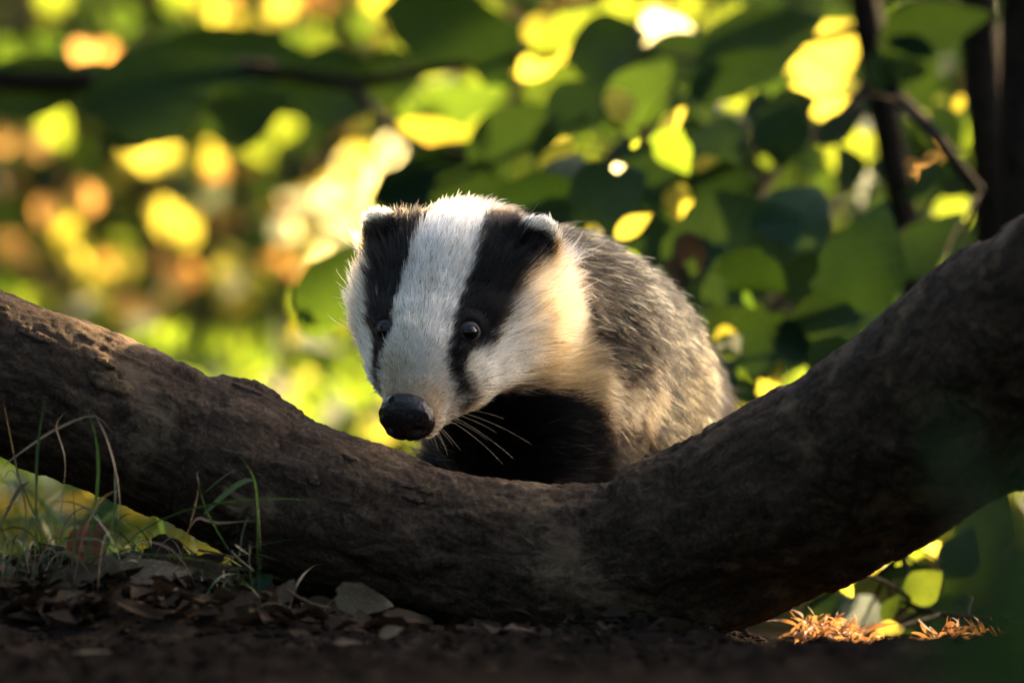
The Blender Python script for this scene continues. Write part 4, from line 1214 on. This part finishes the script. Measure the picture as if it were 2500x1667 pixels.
# --- curled copper bracken on the ground at lower right
def bracken(name, vx, vy, y, w, h, count, label, sd, lit=True):
    r = np.random.default_rng(sd)
    root = tag(empty(name, V(vx, vy, y)), label, "dead fern", "dead bracken fronds at lower right")
    off = -np.asarray(root.location)
    s = (DCAM + y) / FPX * 2500 / 2352
    for k in range(count):
        a = V(vx + r.uniform(-w, w), vy + r.uniform(-0.2, 0.5) * h, y + r.normal() * 0.012)
        a[2] += h * 0.15 * s
        b = a + r.normal(size=3) * np.array([w * 0.28, 0.0, h * 0.30]) * s + np.array([0, r.normal() * 0.01, abs(r.normal()) * h * 0.20 * s])
        c = b + r.normal(size=3) * np.array([w * 0.35, w * 0.1, h * 0.35]) * s - np.array([0, 0, h * 0.15 * s])
        p = bez(a, b, c, 9)
        t, n, bb = frames(p)
        wd = s * r.uniform(2.0, 6.5) * np.sin(np.linspace(0.35, 2.9, 9))
        tw = np.linspace(0, r.normal() * 3, 9)
        sd_ = n * np.cos(tw)[:, None] + bb * np.sin(tw)[:, None]
        v = np.concatenate([p - sd_ * wd[:, None], p + sd_ * wd[:, None]])
        f = [(i, i + 1, i + 10, i + 9) for i in range(8)]
        obj("pinna", mesh_np("pinna", v, f, M["bracken"]), root, off)
    if lit:
        GAPS.append((V(vx, vy, y), w * s * 0.9))
bracken("dead_bracken", 1905, 1450, 0.10, 75, 45, 130, "copper curled bracken beside the hollow under the trunk", 31)
bracken("dead_bracken", 1985, 1480, 0.05, 55, 32, 80, "low crumpled bracken between the two larger clumps", 32)
bracken("dead_bracken", 2215, 1475, 0.08, 85, 55, 150, "loose curly bracken at the lower right near the frame edge", 33)
bracken("dead_bracken", 1925, 1522, -0.10, 60, 10, 30, "flat strip of dry bracken on the soil below the others", 34)

# --- out of focus leaves close to the camera at lower right
fore = Plant("foreground_sprig", np.array([0.165, -2.08, 0.0]), "blurred dark green sprig close to the camera at lower right", "plant")
yf = -2.05
fore.limb("stem", [np.array([0.165, -2.08, -0.01]), V(2330, 1500, yf), V(2260, 1250, yf), V(2180, 1000, yf)], 0.0025, 0.001, 12)
for a in [(2330, 1300, 400, 200, 80, yf), (2230, 1500, 300, 120, 30, yf), (2200, 1060, 280, 80, 100, yf + .1), (2370, 1130, 260, 120, 60, yf), (2320, 1560, 260, 150, 10, yf), (2380, 1450, 260, 160, 80, yf)]:
    photo_leaf(fore, *a, "leaf_shade", kind="ovate", tilt=0.5)
fore.close()

# --- grass by the left end of the trunk
def blade_mesh(pts, w, twist, mat, name="blade", side=None):
    n = len(pts)
    t, nn, bb = frames(pts)
    tw = np.linspace(0, twist, n) + 0.3
    sd_ = nn * np.cos(tw)[:, None] + bb * np.sin(tw)[:, None]
    ww = w * np.interp(np.linspace(0, 1, n), [0, .15, .6, 1], [0.6, 1, 0.8, 0.04])
    up = np.cross(t, sd_)
    v = np.concatenate([pts - sd_ * ww[:, None], pts + up * ww[:, None] * 0.35, pts + sd_ * ww[:, None]])
    f = [(i, i + 1, n + i + 1, n + i) for i in range(n - 1)] + [(n + i, n + i + 1, 2 * n + i + 1, 2 * n + i) for i in range(n - 1)]
    return mesh_np(name, v, f, mat)
def tuft(label, base, hero, n_rand, spread, hgt, sd, dry=0.5):
    r = np.random.default_rng(sd)
    root = tag(empty("grass_tuft", base), label, "grass tuft", "grass tufts by the fallen trunk")
    off = -np.asarray(root.location)
    for (path, y, w, mat) in hero:
        p = smooth_path([V(a, b, y + dy) for a, b, dy in path], 14)
        obj("blade", blade_mesh(p, w, r.normal() * 1.2, M[mat]), root, off)
    for k in range(n_rand):
        a = np.asarray(base) + np.array([r.normal() * spread, r.normal() * 0.02, 0.0])
        a[2] = ground_z(a[0:1], a[1:2])[0] - 0.002
        h = hgt * r.uniform(0.4, 1.1)
        lean = r.normal() * 0.6
        b = a + np.array([lean * h * 0.3, r.normal() * 0.01, h])
        c = a + np.array([lean * h * r.uniform(0.8, 2.0), r.normal() * 0.02, h * r.uniform(0.0, 1.05)])
        obj("blade", blade_mesh(bez(a, b, c, 10), r.uniform(0.0003, 0.0009), r.normal() * 2, M["grass_dry" if r.random() < dry else "grass_green"]), root, off)
G, D = "grass_green", "grass_dry"
tuft("tall green grass tuft at the left edge in front of the trunk", P(110, 1400, -0.16),
     [([(75, 1420, 0), (82, 1250, 0), (85, 1050, -.01), (105, 900, -.02)], -.16, .0016, G), ([(170, 1400, 0), (215, 1200, 0), (225, 1040, -.01), (200, 935, -.02)], -.17, .0030, G), ([(165, 1330, 0), (172, 1200, 0), (165, 1100, -.01)], -.16, .0016, G),
      ([(20, 1400, 0), (60, 1200, 0), (35, 1060, 0), (8, 920, 0)], -.15, .0012, D), ([(265, 1260, 0), (275, 1140, 0), (250, 1020, 0), (215, 945, 0)], -.16, .0011, D), ([(0, 1075, 0), (60, 1030, 0), (130, 985, 0), (215, 955, 0), (265, 1000, 0)], -.14, .0010, D),
      ([(0, 1180, 0), (45, 1150, 0), (100, 1220, 0), (140, 1290, 0)], -.12, .0009, D), ([(0, 1110, 0), (30, 1080, 0), (70, 1160, 0), (110, 1250, 0)], -.13, .0009, G), ([(140, 1180, 0), (150, 1060, 0), (130, 980, 0), (150, 945, 0)], -.14, .0009, D), ([(250, 1250, 0), (265, 1150, 0), (262, 1050, 0)], -.15, .0014, G), ([(185, 1260, 0), (200, 1200, 0), (245, 1155, 0)], -.1, .0014, D), ([(0, 1210, 0), (40, 1130, 0), (68, 1105, 0)], -.1, .0016, D), ([(130, 1290, 0), (150, 1200, 0), (200, 1165, 0), (240, 1210, 0), (258, 1275, 0)], -.1, .0007, D), ([(150, 1290, 0), (200, 1230, 0), (248, 1180, 0)], -.1, .0015, D)], 75, 0.036, 0.055, 41)
tuft("short tangled grass tuft in front of the gap under the trunk", P(330, 1400, -0.12),
     [([(300, 1290, 0), (310, 1230, 0), (345, 1220, 0), (380, 1310, 0)], -.1, .0008, D), ([(290, 1260, 0), (330, 1240, 0), (345, 1280, 0)], -.1, .0008, D)], 60, 0.034, 0.032, 42, 0.75)
tuft("green grass tuft standing alone in front of the trunk", P(560, 1390, -0.17),
     [([(592, 1330, 0), (592, 1200, 0), (588, 1120, -.01), (575, 1080, -.02), (541, 1034, -.02)], -.17, .0016, G), ([(470, 1180, 0), (510, 1140, 0), (560, 1105, 0), (590, 1105, 0)], -.17, .0026, G), ([(595, 1380, 0), (598, 1250, 0), (590, 1110, 0)], -.17, .0007, G), ([(400, 1330, 0), (430, 1230, 0), (455, 1130, 0), (452, 1085, 0)], -.16, .0010, D), ([(452, 1085, 0), (470, 1160, 0), (500, 1220, 0), (530, 1270, 0)], -.16, .0009, G), ([(430, 1220, 0), (455, 1190, 0), (500, 1200, 0), (585, 1195, 0)], -.16, .0011, D), ([(540, 1250, 0), (560, 1265, 0), (575, 1270, 0), (572, 1230, 0)], -.16, .0012, D), ([(470, 1130, 0), (520, 1090, 0), (550, 1075, 0)], -.17, .0008, G)], 26, 0.022, 0.03, 43, 0.7)

rs = np.random.default_rng(91)
for px_, y_, lb, ct, hh in ((60, 0.45, "blurred dark grass tuft behind the left gap under the trunk", 55, 0.075), (350, 0.40, "blurred grass tuft behind the right end of the yellow gap", 60, 0.05)):
    bs = P(px_, 1400, y_); bs[2] = -0.02
    rt = tag(empty("grass_tuft", bs), lb, "grass tuft", "grass tufts by the fallen trunk")
    for k in range(ct):
        a = bs + np.array([rs.normal() * 0.03, rs.normal() * 0.03, 0.0]); h = hh * rs.uniform(0.5, 1.2); ln_ = rs.normal() * 0.5
        obj("blade", blade_mesh(bez(a, a + np.array([ln_ * h * .3, 0, h]), a + np.array([ln_ * h * 1.4, 0, h * rs.uniform(.7, 1.3)]), 9), rs.uniform(.0008, .0020), rs.normal(), M["grass_green"]), rt, -np.asarray(rt.location))

# --- dead leaves on the ground, each its own
def ground_leaf(name, vx, vy, y, ln, wd, deg, mat, kind, label, pitch=0.25, roll=0.0, curl=1, cat="dead leaf", lift=0.004):
    s = (DCAM + y) / FPX * 2500 / 2352
    c = V(vx, vy, y)
    a = math.radians(deg)
    xd = unit(np.array([math.cos(a), math.sin(a) * 0.2, math.sin(a)]))
    zd = np.array([roll, -pitch, 1.0 - pitch * 0.5])
    me = leaf_mesh(name, kind, M[mat], 0.05, 0.25 * curl, 0.05, int(abs(vx + vy)), 10)
    ln *= s; wd *= s
    o = put_leaf(name, me, c - xd * ln * 0.5, xd, zd, ln, wd)
    tag(o, label, cat, "dead leaves on the soil")
for a in [(330, 1318, -.17, 260, 110, 4, "dead_tan", "lobed", "large tan lobed leaf lying behind the grass on the left", 1.1), (185, 1322, -.18, 150, 60, 15, "dead_grey", "ovate", "grey leaf lying left of the large tan lobed leaf", 0.9), (415, 1368, -.19, 190, 50, -6, "dead_tan", "lance", "narrow pale leaf seen edge on below the tan lobed leaf", 0.35),
          (440, 1330, -.16, 180, 110, 20, "dead_brown", "ovate", "brown curled leaf right of the large tan lobed leaf", 1.0), (840, 1378, -.20, 130, 80, -12, "dead_grey", "heart", "pale grey leaf standing up at the foot of the trunk", 2.5), (935, 1418, -.21, 120, 50, -8, "dead_brown", "ovate", "reddish brown leaf beside the pale standing leaf", 0.5),
          (662, 1355, -.19, 60, 40, 60, "dead_grey", "ovate", "small grey leaf curled upright near the grass stem", 1.6), (20, 1352, -.16, 90, 60, 0, "leaf_yellow", "ovate", "yellow green leaf at the left edge", 1.2), (110, 1375, -.2, 170, 55, 12, "dead_grey", "ovate", "dull grey green leaf lying under the left grass tuft", 0.7), (205, 1245, -.13, 120, 90, 50, "leaf_rust", "ovate", "dark red brown leaf leaning behind the grass", 1.5),
          (395, 1265, -.11, 110, 60, -30, "dead_brown", "ovate", "dark curled leaf at the lower edge of the yellow gap", 1.2), (245, 1300, -.17, 60, 60, 70, "dead_grey", "ovate", "small bluish grey leaf at the tip of the tan lobed leaf", 1.6), (470, 1300, -.14, 120, 70, 30, "dead_brown", "lobed", "dark lobed leaf below the end of the yellow gap", 1.3), (570, 1400, -.2, 60, 42, 10, "dead_grey", "heart", "small greenish grey leaf lying on the soil alone", 1.2),
          (600, 1340, -.13, 70, 50, 40, "leaf_dark", "heart", "small green leaf against the foot of the trunk", 1.6), (800, 1475, -.33, 70, 26, 0, "dead_grey", "ovate", "small pale leaf on the soil below the standing leaf", 0.4), (225, 1498, -.42, 120, 22, 0, "dead_tan", "lance", "long tan sliver lying on the soil at lower left", 0.3), (900, 1450, -.3, 60, 30, 20, "dead_tan", "ovate", "small tan leaf in front of the reddish brown leaf", 0.8),
          (740, 1395, -.18, 100, 60, 10, "dead_brown", "ovate", "dark leaf lying between the grass stem and the pale leaf", 0.7), (320, 1400, -.24, 120, 40, -20, "dead_brown", "ovate", "dark brown leaf lying flat in front of the narrow pale leaf", 0.5)]:
    ground_leaf("dead_leaf", a[0], a[1], a[2], a[3], a[4], a[5], a[6], a[7], a[8], a[9])
# litter that nobody could count
def litter(count, sd):
    r = np.random.default_rng(sd)
    V_, F_ = [], []
    x = np.minimum(r.uniform(-0.33, 0.10, count), r.uniform(-0.33, 0.16, count)); y = r.uniform(-0.24, 0.02, count)
    for k in range(count):
        s = r.uniform(0.006, 0.024)
        a = r.random() * 6.283
        u = np.array([math.cos(a), math.sin(a), r.normal() * 0.35]); w = unit(np.cross(u, [r.normal() * .5, r.normal() * .5, 1])) * r.uniform(0.25, 0.45)
        c = np.array([x[k], y[k], 0.0]); c[2] = ground_z(x[k:k + 1], y[k:k + 1])[0] + r.uniform(0.0, 0.006)
        nn = np.array([0, 0, s * 0.15])
        n0 = len(V_)
        V_ += [c - u * s * .5, c + w * s - u * s * .1 + nn, c + u * s * .5, c - w * s - u * s * .1 + nn]
        F_ += [(n0, n0 + 2, n0 + 1), (n0, n0 + 3, n0 + 2)]
    return V_, F_
for mt, ct, sd, lb in (("dead_brown", 1100, 51, "brown crumbled leaf litter along the trunk"), ("dead_tan", 130, 52, "tan scraps of leaf litter along the trunk")):
    v, f = litter(ct, sd)
    tag(obj("leaf_litter", mesh_np("leaf_litter", v, f, M[mt])), lb, None, None, "stuff")
# a few twigs on the soil
for a, b, y, r, lb in (((655, 1352), (760, 1395), -.2, .0009, "thin grey twig lying from the grass to the soil"), ((535, 1265), (582, 1310), -.16, .0010, "thin dead stem standing by the trunk foot"), ((455, 1262), (560, 1290), -.12, .0008, "fine dark twig across the end of the yellow gap")):
    mb = MB(); p0, p1 = V(*a, y), V(*b, y); mb.tube(bez(p0, (p0 + p1) / 2 + rng.normal(size=3) * .004, p1, 8), np.linspace(r, r * .6, 8), 6)
    tag(obj("twig", mb.mesh("twig", M["dead_tan"])), lb, "twig", "twigs on the soil")
# bits stuck to the nose
def nose_bit(name, px, py, ln, wd, deg, mat, label, kind):
    d = unit(P(px, py, 0) - CAMP)
    q = h2w(nose_shape(nv_) + NOSE_C)
    a = q - CAMP; tp = a @ d
    off = np.linalg.norm(a - tp[:, None] * d, axis=1)
    c = np.argsort(off)[:8]; p = q[c[np.argmin(tp[c])]]
    n = unit(unit(CAMP - p) + np.array([0, 0, 0.5]))
    an = math.radians(deg)
    xd = np.array([math.cos(an), 0, math.sin(an)])
    o = put_leaf(name, leaf_mesh(name, kind, M[mat], 0.1, 0.2, 0.02, 3, 6), p + n * 0.0004 - unit(xd) * ln / 2, xd, n, ln, wd)
    tag(o, label, "leaf scrap")
nose_bit("leaf_scrap", 985, 983, 0.0036, 0.0012, -20, "grass_green", "tiny green leaf scrap stuck on the badger's nose", "lance")
nose_bit("leaf_scrap", 955, 975, 0.0055, 0.0030, 60, "dead_brown", "brown leaf scrap stuck on the upper left of the badger's nose", "ovate")

# ------------------------------------------------------------------ trees added to shade the place (unseen, beyond the frame)
hA = unit(np.array([-SUN_TO[1], SUN_TO[0], 0.0])); hB = np.cross(SUN_TO, hA)
gp = np.array([g[0] for g in GAPS]); gr = np.array([g[1] for g in GAPS])
def shade_keep(p):
    """openings cut in the added crown through which the sun reaches the lit leaves and the badger's neck"""
    ok = np.ones(len(p), bool)
    a, b = p @ hA, p @ hB
    for c, r in zip(gp, gr):
        ok &= np.hypot(a - c @ hA, b - c @ hB) > r + 0.062
    return ok
def crown(label, t0, t1, ar, br, cnt, size, sd):
    r = np.random.default_rng(sd)
    t = r.uniform(t0, t1, cnt)
    p = SUN_TO * t[:, None] + hA * r.uniform(*ar, cnt)[:, None] + hB * r.uniform(*br, cnt)[:, None]
    p = p[(p[:, 2] > 0.1)]
    p = p[shade_keep(p)]
    n = len(p)
    base = np.array([p[:, 0].mean(), p[:, 1].mean(), 0.0])
    tree = tag(empty("added_shade_tree", base), label, "tree", "unseen trees added for shade")
    off = -base
    top_ = np.array([base[0], base[1], p[:, 2].max()])
    mb = MB(); mb.tube(smooth_path([base - (0, 0, 0.1), base + (0.05, 0.05, top_[2] * 0.5), top_], 12), np.linspace(0.09, 0.03, 12), 12)
    obj("trunk", mb.mesh("trunk", M["bark_far"]), tree, off)
    a_ = unit(np.cross(SUN_TO + r.normal(size=(n, 3)) * 0.45, r.normal(size=(n, 3)))); b_2 = unit(np.cross(SUN_TO + r.normal(size=(n, 3)) * 0.4, a_))
    s = r.uniform(*size, n)[:, None]
    v = np.stack([p - a_ * s * .5, p + b_2 * s * .34 - a_ * s * .08, p + a_ * s * .5, p - b_2 * s * .34 - a_ * s * .08], 1).reshape(-1, 3)
    f = (np.array([[0, 2, 1], [0, 3, 2]])[None] + (np.arange(n) * 4)[:, None, None]).reshape(-1, 3)
    o = obj("crown", mesh_np("crown", v, f, M["leaf_dark"], False), tree, off)
    o["kind"] = "stuff"
crown("unseen tree crown added and cut to shade the badger", 5.0, 7.6, (-1.9, 2.35), (-0.75, 0.95), 9000, (0.08, 0.14), 61)

# unseen canopy added to dim the sky overhead, open towards the near side
rr = np.random.default_rng(77)
cbase = np.array([-2.6, 3.4, 0.0])
ct = tag(empty("added_shade_tree", cbase), "unseen boughs added to dim the sky from above", "tree", "unseen trees added for shade")
mb = MB(); mb.tube(smooth_path([cbase - (0, 0, .1), cbase + (0.1, -0.1, 1.8), cbase + (0.5, -0.4, 3.6)], 12), np.linspace(0.12, 0.05, 12), 12)
obj("trunk", mb.mesh("trunk", M["bark_far"]), ct, -cbase)
leaf_mass("crown", None, "leaf_dark", 2600, (-3.2, 3.0), (-0.9, 4.0), (3.2, 4.4), (0.14, 0.26), 78, parent=ct, off=-cbase)
